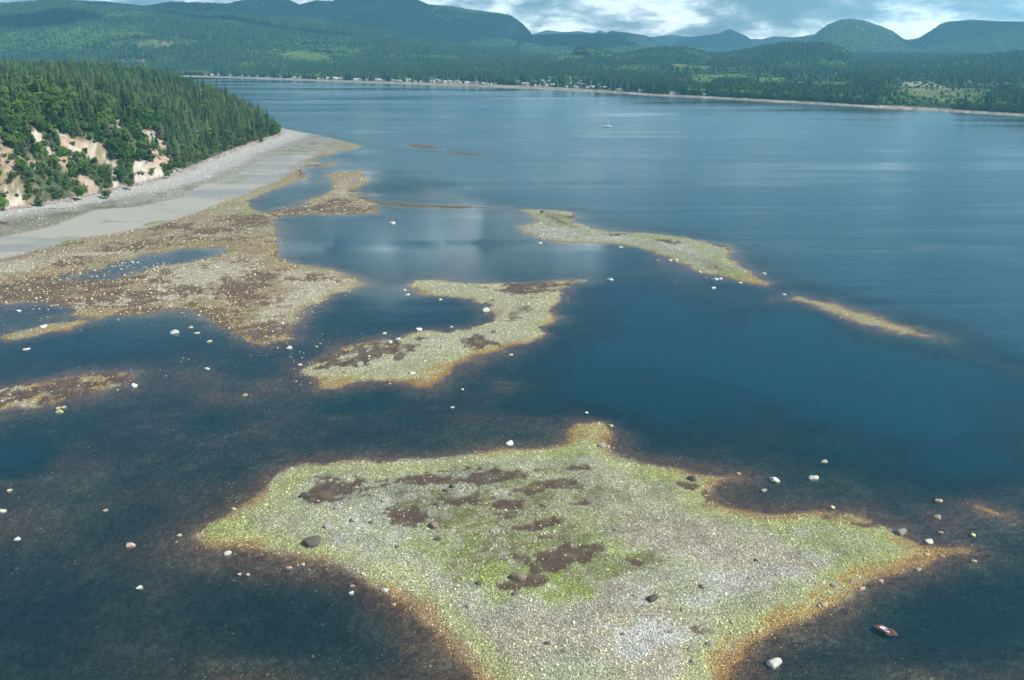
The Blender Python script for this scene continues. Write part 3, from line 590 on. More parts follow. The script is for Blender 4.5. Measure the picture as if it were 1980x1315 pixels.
def bare_crown(seed):
    r = random.Random(seed); T = []
    for i in range(46):
        z = r.uniform(0.2, 0.95); a = r.random() * 6.28; L = 0.20 * (1.05 - z) + 0.02; ca, sa = math.cos(a), math.sin(a); w = 0.006
        T += [(-sa * w, ca * w, z), (sa * w, -ca * w, z), (ca * L, sa * L, z + r.uniform(-.04, .03)), (0, 0, z - w), (0, 0, z + w), (ca * L, sa * L, z)]
        for k in range(2):
            m_ = r.uniform(.4, .8); b = a + r.choice((-.6, .6)); l = L * .4
            T += [(ca * L * m_, sa * L * m_, z - .004), (ca * L * m_, sa * L * m_, z + .006), (ca * L * m_ + math.cos(b) * l, sa * L * m_ + math.sin(b) * l, z - .01)]
    return soup(T, 'crown', M_DEAD)
def leafy_crown(seed, n, mat, low=0.22, rx=0.30, leaf=0.045, lobes=7):
    r = np.random.default_rng(seed); T = []
    cs = [(np.array([r.normal() * rx * .38, r.normal() * rx * .38, low + (1 - low) * r.uniform(0.25, 0.85)]), r.uniform(.45, .75) * rx) for _ in range(lobes)]
    cs.append((np.array([0, 0, low + (1 - low) * .5]), rx * .8)); cs.append((np.array([0, 0, 1 - rx * .55]), rx * .5))
    for _ in range(n):
        c, rad = cs[r.integers(len(cs))]; d = r.normal(size=3); d /= np.linalg.norm(d); p = c + d * rad * r.uniform(0.72, 1.05) * (1, 1, .85)
        if p[2] < low * .8: continue
        nn = d + r.normal(size=3) * .55; nn /= np.linalg.norm(nn); t = np.cross(nn, r.normal(size=3)); t /= np.linalg.norm(t); b = np.cross(nn, t); s = leaf * r.uniform(.6, 1.4)
        T += [p + t * s, p + b * s * .9, p - t * s, p - t * s, p - b * s * .8, p + t * s]
    return soup(T, 'crown', mat)
def trunk_mesh(h=0.9, rad=0.013, mat=None, lean=0.0):
    V = []; Fc = []
    for i in range(4):
        q = i / 3; rr_ = rad * (1 - 0.85 * q)
        for j in range(6): V.append((math.cos(j * 1.047) * rr_ + lean * q * q, math.sin(j * 1.047) * rr_, -0.03 + (h + .03) * q))
    for i in range(3):
        for j in range(6): Fc.append((i * 6 + j, i * 6 + (j + 1) % 6, i * 6 + 6 + (j + 1) % 6, i * 6 + 6 + j))
    return mesh_np('trunk', V, Fc, mat or M_BARK)
CON = [conifer_crown(s, t, M_CON, 1, w, d, lo, rg) for s, t, w, d, lo, rg in ((1, 18, .20, 10, .12, .35), (2, 20, .17, 9, .20, .4), (3, 16, .24, 10, .10, .35), (4, 20, .16, 9, .28, .45), (5, 17, .21, 9, .16, .5))]
DEC = [leafy_crown(s, n, M_DEC, lo, rx, lf) for s, n, lo, rx, lf in ((11, 430, .16, .30, .05), (12, 460, .2, .36, .055), (13, 400, .12, .26, .05), (14, 430, .25, .33, .052))]
BSH = [leafy_crown(s, 260, M_BUSH, .02, .5, .085, 5) for s in (21, 22)]
DED = [bare_crown(s) for s in (31, 32)]
TRK = trunk_mesh(); TRKB = trunk_mesh(.6, .02); TRKD = trunk_mesh(.97, .014, M_DEAD); TRKS = trunk_mesh(.35, .03)
KIND = {'con': (CON, TRK), 'dec': (DEC, TRKB), 'bush': (BSH, TRKS), 'dead': (DED, TRKD)}

# geometry-node scatter used only for the masses nobody could count
def scatter(name, pts, variants, label, cat=None, kind='stuff', parent=None):
    n = len(pts['co'])
    me = bpy.data.meshes.new(name); me.vertices.add(n); me.vertices.foreach_set('co', np.asarray(pts['co'], np.float32).ravel())
    for an, typ, key in (('rot', 'FLOAT_VECTOR', 'vector'), ('scl', 'FLOAT_VECTOR', 'vector'), ('tint', 'FLOAT_COLOR', 'color')):
        if an in pts: a = me.attributes.new(an, typ, 'POINT'); a.data.foreach_set(key, np.asarray(pts[an], np.float32).ravel())
    a = me.attributes.new('pick', 'INT', 'POINT'); a.data.foreach_set('value', np.asarray(pts['pick'], np.int32))
    o = link(name, me, parent); prop(o, label, cat, None, kind)
    t = bpy.data.node_groups.new(name, 'GeometryNodeTree'); t.interface.new_socket('Geometry', in_out='INPUT', socket_type='NodeSocketGeometry'); t.interface.new_socket('Geometry', in_out='OUTPUT', socket_type='NodeSocketGeometry')
    N = t.nodes.new; L = t.links.new; gi = N('NodeGroupInput'); go = N('NodeGroupOutput')
    iop = N('GeometryNodeInstanceOnPoints'); j = N('GeometryNodeJoinGeometry'); L(gi.outputs[0], iop.inputs['Points'])
    for v in reversed(variants):
        src = bpy.data.objects.new(v.name + '_source', v); oi = N('GeometryNodeObjectInfo'); oi.inputs['Object'].default_value = src; oi.inputs['As Instance'].default_value = True
        L(oi.outputs['Geometry'], j.inputs[0])
    L(j.outputs[0], iop.inputs['Instance']); iop.inputs['Pick Instance'].default_value = True
    def na(nm, typ):
        q = N('GeometryNodeInputNamedAttribute'); q.data_type = typ; q.inputs['Name'].default_value = nm; return q.outputs['Attribute']
    L(na('pick', 'INT'), iop.inputs['Instance Index'])
    if 'rot' in pts:
        e = N('FunctionNodeEulerToRotation'); L(na('rot', 'FLOAT_VECTOR'), e.inputs[0]); L(e.outputs[0], iop.inputs['Rotation'])
    if 'scl' in pts: L(na('scl', 'FLOAT_VECTOR'), iop.inputs['Scale'])
    L(iop.outputs[0], go.inputs[0]); md = o.modifiers.new('scatter', 'NODES'); md.node_group = t
    return o

# ---------------------------------------------------------------- forest on the bluff
def bluff_forest():
    st = 6.1
    gx, gy = np.meshgrid(np.arange(-1150, 20, st), np.arange(300, 1500, st)); n = gx.size
    x = gx.ravel() + rng.uniform(-.48, .48, n) * st; y = gy.ravel() + rng.uniform(-.48, .48, n) * st
    rr_ = np.hypot(x, y); aa = np.arctan2(x, y); k = (rr_ < 1650) & (aa > R(-44)); x, y = x[k], y[k]
    d = sample(DB, x, y); z = sample(H, x, y); px, py = topx(x, y, z); bare = np.zeros(len(x), bool)
    for b in BARE: bare |= inpoly(px, py - 2, b)
    keep = (d > 1.5) & (d < 330) & (~bare | (rng.random(len(x)) < 0.09)) & (px > -260)
    x, y, z, d, px, py = (q[keep] for q in (x, y, z, d, px, py))
    nn = fbm(x, y, 45, 3, 81); u = rng.random(len(x)); al = np.hypot(x - tipx, y - tipy)
    slope = sstep(d, 80, 35) * sstep(px, 350, 250)                # open slope with small trees, towards the left
    kp = rng.random(len(x)) > slope * 0.05
    x, y, z, d, px, py, nn, u, al, slope = (q[kp] for q in (x, y, z, d, px, py, nn, u, al, slope))
    h = rng.uniform(13, 24, len(x)) * np.where(rng.random(len(x)) < .12, 1.35, 1) * (1 - 0.35 * slope) * (0.75 + 0.25 * sstep(al, 0, 160)); kind = np.full(len(x), 'con', dtype='<U4')
    brightpx = ell(px, py, [(90,215,70,26,0),(150,290,40,20,0),(285,260,32,20,0),(240,320,26,36,0),(180,330,60,22,20),(30,230,40,20,0)], nn, .5)
    dec = (brightpx > .4) & (u < .85) | (nn > .45) & (u < .55) & (px < 420) | (slope > .3) & (u < .5)
    kind[dec] = 'dec'; h[dec] *= 0.72
    bush = (d < 8) & (rng.random(len(x)) < .7) | (slope > .5) & (rng.random(len(x)) < .12); kind[bush] = 'bush'; h[bush] = rng.uniform(3, 6.5, bush.sum())
    edge_ = (d < 14) & ~bush; h[edge_] *= 0.62
    dead = (rng.random(len(x)) < .022) & ~bush; kind[dead] = 'dead'
    vis = (px > -30) & (py < 440) & (d < 150 + 120 * (px < 250))
    app = np.where(vis, h / np.hypot(x, y), 0); order = np.argsort(-app)
    ind = set(order[:276].tolist())
    GRP = {'con': ('conifer', 'dark green conifer in the bluff forest', 'tree', 'conifers of the bluff forest'),
           'dec': ('broadleaf_tree', 'rounded bright green broadleaf tree', 'tree', 'broadleaf trees on the bluff'),
           'bush': ('bush', 'low yellow green bush', 'bush', 'bushes along the bluff'),
           'dead': ('dead_tree', 'bare grey dead tree', 'dead tree', 'dead trees on the bluff')}
    rest = [i for i in range(len(x)) if i not in ind]
    def single(kd, X, Y, Z, h_, wd=1.0, lab=None, tilt=0.0):
        nm, lb, ct, gp = GRP[kd]; cr, tk = KIND[kd]
        e = bpy.data.objects.new(nm, None); COL.objects.link(e); e.location = (X, Y, Z); e.scale = (h_ * wd, h_ * wd, h_); e.rotation_euler = (tilt, tilt * .5, random.random() * 6.28); e.empty_display_size = .1
        if not lab:
            qx, qy = topx(X, Y, Z); zn = ('on the skyline at the left edge' if qy < 190 and qx < 150 else 'high on the left of the bluff' if qx < 120 and qy < 260 else 'between the bare scars at lower left' if qx < 130 else 'around the middle bare scars' if qx < 250 and qy > 245 else 'above the middle bare scars' if qx < 250 else 'around the white cliff patch' if qx < 345 and qy > 240 else 'on the crest above the right scar' if qx < 345 else 'in the solid stand right of the scars' if qx < 440 else 'near the tip of the headland')
            sz_ = ('tall ' if h_ > 21 else 'short ' if h_ < 14 else 'middling ') if kd != 'bush' else ''; lb = sz_ + lb.split('|')[0] + ' ' + zn; gp = lb
        prop(e, lab or lb, ct, None if lab else gp)
        link('crown', cr[random.randrange(len(cr))], e); link('trunk', tk, e)
    for i in ind:
        single(kind[i], x[i], y[i], z[i], h[i], random.uniform(.9, 1.25))
    # trees that stand out in the photograph
    for px_, py_, kd, h_, wd, lab in ((314, 272, 'dead', 19, 1.25, 'bare pinkish grey dead conifer right of the bare soil scar'), (290, 252, 'dec', 16, 1.35, 'broad bright green leafy tree above the rightmost bare scar'), (272, 250, 'dec', 15, 1.2, 'yellowish green round tree just left of the broad leafy tree above the scar'),
                                      (326, 346, 'dec', 8, 1.3, 'round dark green shrub tree right of the white cliff patch'), (295, 341, 'dec', 7.5, 1.0, 'narrow green shrub in front of the white cliff patch'), (347, 331, 'dec', 10, 1.0, 'dark green upright tree at the right edge of the lowest bare scar'),
                                      (252, 368, 'dec', 9, 1.1, 'dark green round tree at the beach edge left of the white cliff patch'), (235, 352, 'dec', 11, 1.1, 'leafy dark green tree just above the beach left of the white cliff patch'), (225, 300, 'dec', 15, 1.2, 'tall leafy green tree standing between the middle and right bare scars'),
                                      (165, 340, 'dec', 11, 1.5, 'broad dark green leafy tree between two bare scars'), (105, 292, 'con', 11, 1.6, 'dark green bushy conifer alone between two pale soil scars'), (158, 388, 'dec', 11, 1.2, 'round green tree at the top of the beach below the bare scars'),
                                      (205, 384, 'bush', 7, 1.2, 'green bush on the beach edge under the middle scars'), (75, 398, 'con', 12, 1.5, 'dense green conifer at the beach edge right of the lower left scar'), (138, 392, 'dead', 9, 1.6, 'grey leafless thicket tree at the top of the beach'),
                                      (519, 268, 'dead', 13, .9, 'pale leaning dead trunk at the tip of the headland'), (535, 262, 'dec', 17, 1.3, 'last rounded green tree at the tip of the headland'), (505, 276, 'bush', 5, 1.3, 'bright yellow green bush near the tip of the headland'),
                                      (5, 408, 'dec', 11, 1.2, 'dark green leafy tree at the left edge above the beach'), (130, 300, 'bush', 6, 1.2, 'light green bush perched between the pale scars')):
        X, Y, Z = onground(px_, py_); single(kd, X, Y, Z, h_, wd, lab)
    pk = []; sc = []
    allv = CON + DEC + BSH + DED + [TRK]
    off = {'con': 0, 'dec': len(CON), 'bush': len(CON) + len(DEC), 'dead': len(CON) + len(DEC) + len(BSH)}
    for i in rest:
        pk.append(off[kind[i]] + random.randrange(len(KIND[kind[i]][0]))); w = random.uniform(.9, 1.25) * h[i]; sc.append((w, w, h[i]))
    tr = [i for i in rest if kind[i] in ('con', 'dead')]
    co = [(x[i], y[i], z[i]) for i in rest] + [(x[i], y[i], z[i]) for i in tr]
    sc += [(h[i], h[i], h[i]) for i in tr]; pk += [len(allv) - 1] * len(tr)
    m = 42000; ux = rng.uniform(-900, 10, m); uy = rng.uniform(300, 1450, m); ud = sample(DB, ux, uy); uz = sample(H, ux, uy); upx, upy = topx(ux, uy, uz)
    ub = sum(inpoly(upx, upy, b) for b in BARE) > 0; uk = (ud > 1) & (ud < 75) & (upx > -60) & (~ub | (rng.random(m) < .16)); ux, uy, uz = ux[uk], uy[uk], uz[uk]
    co += list(zip(ux, uy, uz)); pk += [off['bush'] + random.randrange(2) if random.random() < .6 else off['dec'] + random.randrange(4) for _ in ux]; sc += [(q, q, q * .8) for q in rng.uniform(1.6, 4.8, len(ux))]
    rot = np.zeros((len(co), 3)); rot[:, 2] = rng.random(len(co)) * 6.28
    scatter('forest', dict(co=co, rot=rot, scl=sc, pick=pk), allv, 'dense conifer forest covering the rest of the bluff')
def onground(px, py, zmin=0.0):                                 # where the sight line of a photo pixel meets the near terrain
    dx, dy, dz = ray(px, py); t = np.linspace(100, 1650, 6000); X = dx * t; Y = dy * t; Z = CAMZ + dz * t
    g_ = np.maximum(sample(H, X, Y), zmin) if zmin is not None else sample(H, X, Y); hit = np.argmax(Z < g_)
    if hit == 0: hit = len(t) - 1
    return float(X[hit]), float(Y[hit]), float(g_[hit])
bluff_forest()

# ---------------------------------------------------------------- forest of the far shore and hills
def far_cone(seed):
    r = random.Random(seed); T = []
    for z0, z1, w in ((0.05, .62, .19), (.32, .85, .145), (.6, 1.0, .09)):
        ring = [(math.cos(j * 1.257) * w * r.uniform(.7, 1.2), math.sin(j * 1.257) * w * r.uniform(.7, 1.2), z0 + r.uniform(-.04, .05)) for j in range(5)]
        for j in range(5): T += [ring[j], ring[(j + 1) % 5], (0, 0, z1)]
    return soup(T, 'far_conifer', M_FCON)
def far_blob(seed):
    v, f = ico(1); r = np.random.default_rng(seed); v = v * (1 + r.uniform(-.28, .25, (len(v), 1))) * (.30, .30, .42) + (0, 0, .5); return mesh_np('far_broadleaf', v, f, M_FDEC)
HOUSES = [(400,149.5),(412,150),(425,150.2),(448,151),(470,152),(483,152),(500,153),(520,154),(545,155),(568,154),(573,154.5),(582,155),(617,157),(626,157),(635,157),(649,155),(652,157),(657,157),(664,156),(688,158),(697,158),(711,158),(731,157),(735,158),(744,158),(761,159),(768,159),(774,159.5),(790,158),(793,153),(803,161),(815,161),(821,161),(836,161),(845,156),(850,158),(861,160),(871,159),(872,162),(880,160),(886,158),(889,162),(893,159),(901,161),(903,163),(912,162),(923,162),(934,164),(942,164),(950,165),(959,165),(1005,159),(1013,164),(1019,164),(1024,166),(1035,167),(1043,167),(1050,158),(1054,161),(1057,167),(1063,159),(1069,167),(1084,166),(1096,169),(1103,162),(1108,158),(1111,169),(1116,170),(1118,161),(1123,159),(1125,165),(1131,166),(1136,170),(1142,167),(1148,170),(1163,170),(1171,171),(1180,173),(1191,174),(1198,176),(1205,177),(1215,177),(1240,181),(1300,184),(1311,184.5),(1363,188)]
def house_spots():
    out = []
    for px, py in HOUSES:
        dx, dy, dz = ray(px, py); t = np.linspace(1200, 5000, 9000); X = dx * t; Y = dy * t; a = np.arctan2(X, Y); r = np.hypot(X, Y); j = int(np.argmax(CAMZ + dz * t < plain_z(a, r)))
        if j: out.append((a[j], max(r[j], float(rshore(a[j]) + beachw(a[j]) + 6)), px, py))
    return out
HOUSE_AT = house_spots()
def far_forest():
    n = 300000
    a = rng.uniform(R(-33), R(33), n); q = rng.random(n)
    r = rshore(a) + beachw(a) + 6 + (q ** 1.45) * 4300
    z = plain_z(a, r); src = np.full(n, -1)
    for k in range(5):
        hz_ = hill_field(k, a, r); m_ = hz_ > z; z = np.where(m_, hz_, z); src[m_] = k
    x = r * np.sin(a); y = r * np.cos(a); _, clr = land_colour(a, r, z); px, py = topx(x, y, z); clr = np.maximum(clr, ell(px, py, [(q[0], q[1] + q[3] * .35, q[2], q[3] * 2.2 + 1, q[4]) for q in CLEAR if q[2] > 40], fbm(x, y, 90, 4, 92), .6))
    keep = (rng.random(n) > clr * 0.975) & (px > -40) & (px < 2030)
    # the village keeps gaps between the trees
    vil = ell(px, py, [(890,158,90,4,2),(1110,164,90,7,4),(1040,164,45,4,4),(650,157,40,2,0),(790,157,40,3,0)], fbm(x, y, 60, 3, 90), .5)
    keep &= rng.random(n) > vil * 0.8
    for hp in HOUSE_AT: keep &= ~((abs(a - hp[0]) < 9.0 / hp[1]) & (r < hp[1] + 12) & (r > hp[1] - 230))
    a, r, x, y, z, px, py, clr = (v_[keep] for v_ in (a, r, x, y, z, px, py, clr)); n = len(x)
    g2 = fbm(x, y, 240, 4, 91); dec = (g2 + rng.normal(size=n) * .35 > .30) | (clr > .3)
    h = rng.uniform(16, 29, n) * np.where(dec, .72, 1) * np.where(clr > .3, .5, 1) * (1 + .35 * sstep(r, 3500, 6500))
    w = h * np.where(dec, 1.3, 1.25) * rng.uniform(.85, 1.3, n)
    pk = np.where(dec, 3 + rng.integers(0, 2, n), rng.integers(0, 3, n)); rot = np.zeros((n, 3)); rot[:, 2] = rng.random(n) * 6.28
    scatter('far_forest', dict(co=np.stack([x, y, z - .5], 1), rot=rot, scl=np.stack([w, w, h], 1), pick=pk), [far_cone(1), far_cone(2), far_cone(3), far_blob(4), far_blob(5)], 'dense forest on the far shore and the hills behind it')
far_forest()
def mountain_forest():
    n = 170000; P = []; Hs = []
    ks = [5, 6, 10, 11]; wts = [.42, .08, .2, .3]
    for k, w in zip(ks, wts):
        m = int(n * w); A0, A1 = az_el(*HILLS[k][1][0])[0], az_el(*HILLS[k][1][-1])[0]; a = rng.uniform(max(A0, R(-33)), min(A1, R(33)), m); r = HILLS[k][2] + HILLS[k][3] * rng.uniform(-1.15, .15, m)
        z = hill_field(k, a, r); g_ = z > 12; _, cl = land_colour(a, r, z); g_ &= rng.random(m) > cl * 1.5; P.append(np.stack([r * np.sin(a), r * np.cos(a), z - 2], 1)[g_])
    P = np.concatenate(P); n = len(P); h = rng.uniform(14, 26, n); w = h * rng.uniform(1.6, 2.4, n); rot = np.zeros((n, 3)); rot[:, 2] = rng.random(n) * 6.28
    scatter('mountain_forest', dict(co=P, rot=rot, scl=np.stack([w, w, h], 1), pick=rng.integers(0, 3, n)), [far_cone(6), far_cone(7), far_blob(8)], 'forest covering the mountains beyond the coast')
mountain_forest()

# ---------------------------------------------------------------- cobbles, stones, boulders
STONES = [rock_mesh('stone', s, 1, M_STONE, .68) for s in range(5)]
BOULD = [rock_mesh('boulder', 100 + s, 3, M_BOULDER, f_) for s, f_ in enumerate((.55, .6, .48, .66, .44))]
def tint_for(c, u, v, gold):
    t = c * (1.62 + 0.75 * (u[:, None] - .35))
    t = lerp(t, (0.60, 0.59, 0.46), (v < .05) * .6); t = lerp(t, (0.10, 0.095, 0.085), (v > .94) * .8)
    t = lerp(t, (0.40, 0.42, 0.10), ((v > .2) & (v < .34)) * gold); return np.clip(t, .02, .72)
def cobbles():
    n = 520000
    a = rng.uniform(R(-37), R(37), n); r = np.exp(rng.uniform(math.log(128), math.log(1150), n))
    x = r * np.sin(a); y = r * np.cos(a); h = sample(H, x, y); px, py = topx(x, y, h)
    ok = (px > -20) & (px < 2000) & (py < 1345) & (h > -1.5); x, y, h, r, px, py = (q[ok] for q in (x, y, h, r, px, py))
    d = sample(D, x, y); sw = sample(sandw, x, y); db = sample(DB, x, y); bw = sample(brown, x, y); cc = sample(C0, x, y)
    pkw = sample(pink, x, y); gr = sample(isG.astype(float), x, y); fo = -db; nz = fbm(x, y, 6, 4, 95); nb = fbm(x, y, 20, 3, 96)
    dens = np.where(h > 0, 0.80, 0.34 * np.exp(np.minimum(h, 0) * 4) + .055) * (1 - .97 * sw) * np.where(db > -2, 0.02, 1)
    dens *= 1 - np.where(gr > .5, .6, .86) * np.clip(bw * 1.1, 0, 1); dens *= 0.75 + .5 * nz; dens *= np.where(gr > .5, np.where(fo < 70, .5, .85), 1)
    dens *= np.where(h < 0, np.clip(.65 + nb, .1, 1.4), 1)
    keep = rng.random(len(x)) < dens; x, y, h, r, px, py, cc, d, bw, gr = (q[keep] for q in (x, y, h, r, px, py, cc, d, bw, gr)); n = len(x)
    print('stones', n)
    s = 0.5 * np.exp(rng.normal(math.log(.34), .42, n)); s = np.minimum(s, .62) * (.55 + .45 * np.clip(r / 300, .75, 2.6))
    s = np.where(h < 0, s * 1.05, s); s = np.where((gr > .5) & (bw > .3), s * 1.35, s)
    u = rng.random(n); v = rng.random(n)
    c = cc.copy(); wet = h < 0.02
    c = np.where((bw > .4)[:, None], lerp(c, (0.36, 0.35, 0.20), .8), c)
    c = np.where(wet[:, None], lerp(c, (0.30, 0.22, 0.07), .55 * (rng.random(n) < .6) * (h > -.4)), c); c = np.where((h < -.3)[:, None], lerp(c, (0.20, 0.22, 0.12), .8 * rng.random(n)), c)
    c = np.where((gr > .5)[:, None], lerp(c, (0.44, 0.385, 0.25), .55 * (rng.random(n) < .6)), c)
    t = tint_for(c, u, v, np.where(c[:, 2] < .16, .6, .15))
    rot = np.stack([rng.normal(0, .25, n), rng.normal(0, .25, n), rng.random(n) * 6.28], 1)
    scl = np.stack([s * rng.uniform(.8, 1.3, n), s * rng.uniform(.8, 1.2, n), s * rng.uniform(.7, 1.1, n)], 1)
    scatter('cobbles', dict(co=np.stack([x, y, h + s * .12], 1), rot=rot, scl=scl, pick=rng.integers(0, 5, n), tint=rgba(t)), STONES, 'countless pale and yellow cobbles covering islands and shore')
cobbles()
WH, TN, DK, GY, YL, PK, BR = (.52, .50, .43), (.38, .29, .18), (.085, .075, .06), (.24, .225, .19), (.38, .35, .17), (.42, .30, .25), (.17, .13, .09)
BLD = [(1497,926,24,WH,'large white boulder in the water right of the foreground island notch'),(1570,921,20,WH,'slanting white boulder in the water, right of the other large white one'),(1594,891,13,TN,'orange tan boulder in dark water furthest out beyond the two large white boulders'),
(1475,947,11,PK,'small pinkish boulder just below left of the large white boulder'),(1428,915,10,TN,'small tan boulder off the pointed tip above the notch'),(1609,980,12,YL,'yellow green stone awash at the top edge of the right arm of the island'),(1813,966,13,TN,'flat tan stone in the shallows above the island\'s far right tip'),(1813,999,13,TN,'low flat ochre stone below the flat tan one, far right shallows'),(1738,1030,20,GY,'smooth grey boulder on the top edge of the right tip'),(1797,1046,15,WH,'white angular boulder just off the right tip'),(1881,1033,13,YL,'pale yellow boulder in the far right shallows'),(1817,1028,9,TN,'small cream stone between the white and the pale yellow boulder at far right'),
(1339,926,18,DK,'dark round boulder at the base of the pointed tip'),(1493,1281,26,WH,'large smooth white boulder in dark water at the bottom right'),(986,856,17,WH,'white boulder in the water just behind the foreground island'),(1134,797,9,WH,'small pale boulder in open water above the little orange bump'),(1180,822,10,YL,'small yellow stone right of the little orange bump'),(1164,861,16,GY,'grey tan boulder where the orange bump joins the island'),(1175,865,9,PK,'small pinkish stone touching the grey tan boulder'),
(1595,1169,14,TN,'square tan boulder on the lower right orange rim'),(1583,1172,10,TN,'smaller tan boulder touching the square one on the orange rim'),(1665,1137,11,PK,'pinkish boulder at the water line on the lower right rim'),(1703,1123,10,PK,'pinkish stone further right along the lower rim'),(1774,1101,9,TN,'tan stone off the lower rim near the right tip'),(1793,1072,11,TN,'rounded tan stone on the orange tail'),(1823,1076,11,TN,'rounded stone further along the orange tail'),(1882,1083,9,TN,'tan stone near the far end of the orange tail'),(1373,1244,15,GY,'grey boulder on the lower right part of the island among yellow stones'),(1339,1278,12,GY,'grey stone near the bottom edge on the yellow rim'),(1335,1256,12,GY,'grey stone just above the one near the bottom edge'),(1414,1202,12,GY,'slanted bluish grey boulder on the yellow green rim'),(1611,1131,12,GY,'slanted dark grey boulder above the lower right rim'),(1647,1123,9,GY,'small light grey stone on the yellow rim'),(1259,1158,20,DK,'dark brown pointed boulder alone on the pale lower part of the island'),(1188,1025,8,DK,'small dark stone in pale gravel right of the olive centre'),(1357,1134,15,BR,'flat brown grey boulder on the pinkish gravel'),(1461,1083,9,DK,'dark stone on the grey right arm of the island'),(1298,1221,12,GY,'grey boulder beside the whitish patch near the bottom'),(1203,1226,9,GY,'grey stone left of the whitish patch'),
(606,1045,34,DK,'largest dark brown boulder on the left arm of the foreground island'),(838,1015,25,BR,'rounded brown grey boulder just below a brown pool'),(1000,1114,28,BR,'brown boulder on bright green algae left of the big brown pool'),(998,1146,15,BR,'smaller brown boulder below it on green algae'),(587,959,19,DK,'dark greenish boulder near the upper left edge of the island'),(745,966,17,GY,'grey brown boulder below the upper left brown patches'),(875,940,16,DK,'dark mossy boulder at the upper brown pool'),(861,948,12,DK,'dark stone touching the mossy boulder'),(845,975,12,DK,'dark stone between two upper brown pools'),(817,971,11,GY,'grey stone left of the dark one between the pools'),(634,1017,15,GY,'grey boulder above the largest dark boulder'),(682,1007,15,GY,'flat grey boulder on the whitish left arm'),(652,981,14,GY,'pinkish grey boulder higher up the left arm'),(697,1044,10,GY,'small grey stone right of the largest dark boulder'),(906,1173,13,GY,'grey stone in pale gravel below the bright green patch'),(927,1126,13,DK,'dark mossy stone inside the bright green patch'),(767,1057,11,DK,'dark stone at the left border of the green area'),(1057,1243,11,DK,'dark stone near the bottom centre'),(1093,1256,14,GY,'grey boulder near the bottom centre'),(845,1042,12,DK,'dark stone under the rounded brown grey boulder'),(717,1010,11,DK,'dark round stone among whitish cobbles on the left arm'),(744,992,9,DK,'small dark stone below the grey brown boulder'),
(451,983,10,YL,'bright yellow green stone off the upper left edge'),(347,1033,9,YL,'yellow green stone in the water left of the left tip'),(438,1070,13,WH,'pale stone in the water under the left tip'),(464,1109,9,PK,'left one of a pair of pinkish stones under the left arm'),(479,1110,10,PK,'right one of a pair of pinkish stones under the left arm'),(558,1096,10,PK,'pink stone in the water further right under the left arm'),(586,1091,9,PK,'pink stone nearer the edge of the left arm'),(680,1132,9,PK,'pink stone off the inner bend of the island'),(680,1145,11,WH,'pale flat stone below the pink one off the inner bend'),(701,1110,11,PK,'pink boulder on the inner bend edge'),(743,1141,13,WH,'whitish boulder at the inner bend edge'),(270,1134,12,WH,'lone pale boulder in the speckled shallows at lower left'),(250,1052,16,PK,'flat brownish boulder pair awash at lower left'),(205,985,11,TN,'tan stone alone in the left water'),(18,947,11,TN,'tan stone near the left edge below the teal pool'),(3,986,13,WH,'white boulder cut by the left edge'),(34,1041,11,WH,'small white stone near the left edge'),(472,763,10,TN,'tan stone in open water left of the middle island'),(875,787,8,WH,'small pale stone in the water below the middle island'),(894,752,8,WH,'small pale stone close under the middle island'),(987,685,8,WH,'small pale stone off the lower right of the middle island'),
(428,574,20,BR,'brown boulder ringed by pale gravel on the flats'),(335,642,15,WH,'white boulder in the blue pool left of the flats'),(52,674,13,WH,'white boulder in the blue pool near the left edge'),(259,745,15,WH,'pointed white boulder off the end of the orange spit'),(400,711,11,WH,'pale stone in open water right of the orange spit'),(560,671,12,WH,'pale boulder in the channel between flats and middle island'),(113,795,13,YL,'yellow stone nearest us in the trio under the orange spit'),(124,786,10,YL,'upper right stone of the trio under the orange spit'),(112,788,10,YL,'upper left stone of the trio under the orange spit'),(380,643,10,YL,'orange stone right of the white boulder in the blue pool'),(369,632,10,YL,'yellow green stone above right of the white boulder in the blue pool'),(403,660,10,YL,'pale yellow stone at the left of the flats point'),(85,631,12,WH,'cluster topping whitish boulder on the left shoal'),(36,600,11,WH,'white boulder in the left pond'),
(757,430,13,WH,'white boulder alone in the lagoon beyond the flats'),(587,496,10,DK,'dark boulder in the lagoon close to the flats'),(937,600,14,WH,'white boulder inside the hook of the middle island'),(811,636,13,WH,'white boulder at the top edge of the lower hook'),(872,631,9,WH,'small white stone right of it along the hook'),(769,655,9,WH,'upper of two white stones left along the hook'),(754,661,11,WH,'lower of two white stones left along the hook'),(693,706,15,GY,'grey boulder in the brown wrack of the middle island'),(798,721,11,WH,'pale stone on the lower part of the middle island'),(713,689,9,WH,'pale round stone in the brown wrack'),(1179,539,12,WH,'bright white boulder in open water right of the middle island tip'),(1045,469,10,WH,'pale boulder at the left foot of the long island'),(742,644,8,WH,'small white stone in the inner pool'),(580,704,9,WH,'pale stone off the left end of the middle island'),(612,669,9,YL,'yellow stone in the gap at the left end of the middle island'),(787,569,9,WH,'flat pale stone left of the upper horn'),(783,560,7,WH,'pale stone above the flat one left of the upper horn'),(850,579,8,YL,'yellow stone under the upper horn'),(955,641,9,DK,'dark stone on the pale bend of the middle island'),
(1477,528,11,WH,'pale boulder off the far tip of the long island'),(1515,568,8,WH,'pale stone between the long island and the thin spit'),(1385,539,9,WH,'pale boulder under the long island\'s lower end'),(1378,556,9,WH,'pale stone in the water below the long island'),(1432,546,8,WH,'pale stone at the orange tip of the long island'),(1353,526,8,WH,'pale stone on the lower shore of the long island'),(1294,503,8,WH,'left of two pale stones at the long island\'s bend'),(1308,503,8,WH,'right of two pale stones at the long island\'s bend'),(1199,477,8,WH,'pale stone below the middle of the long island'),(735,283,9,DK,'lone dark rock off the tip of the beach'),(1048,409,11,DK,'dark rock on the far corner of the long island')]
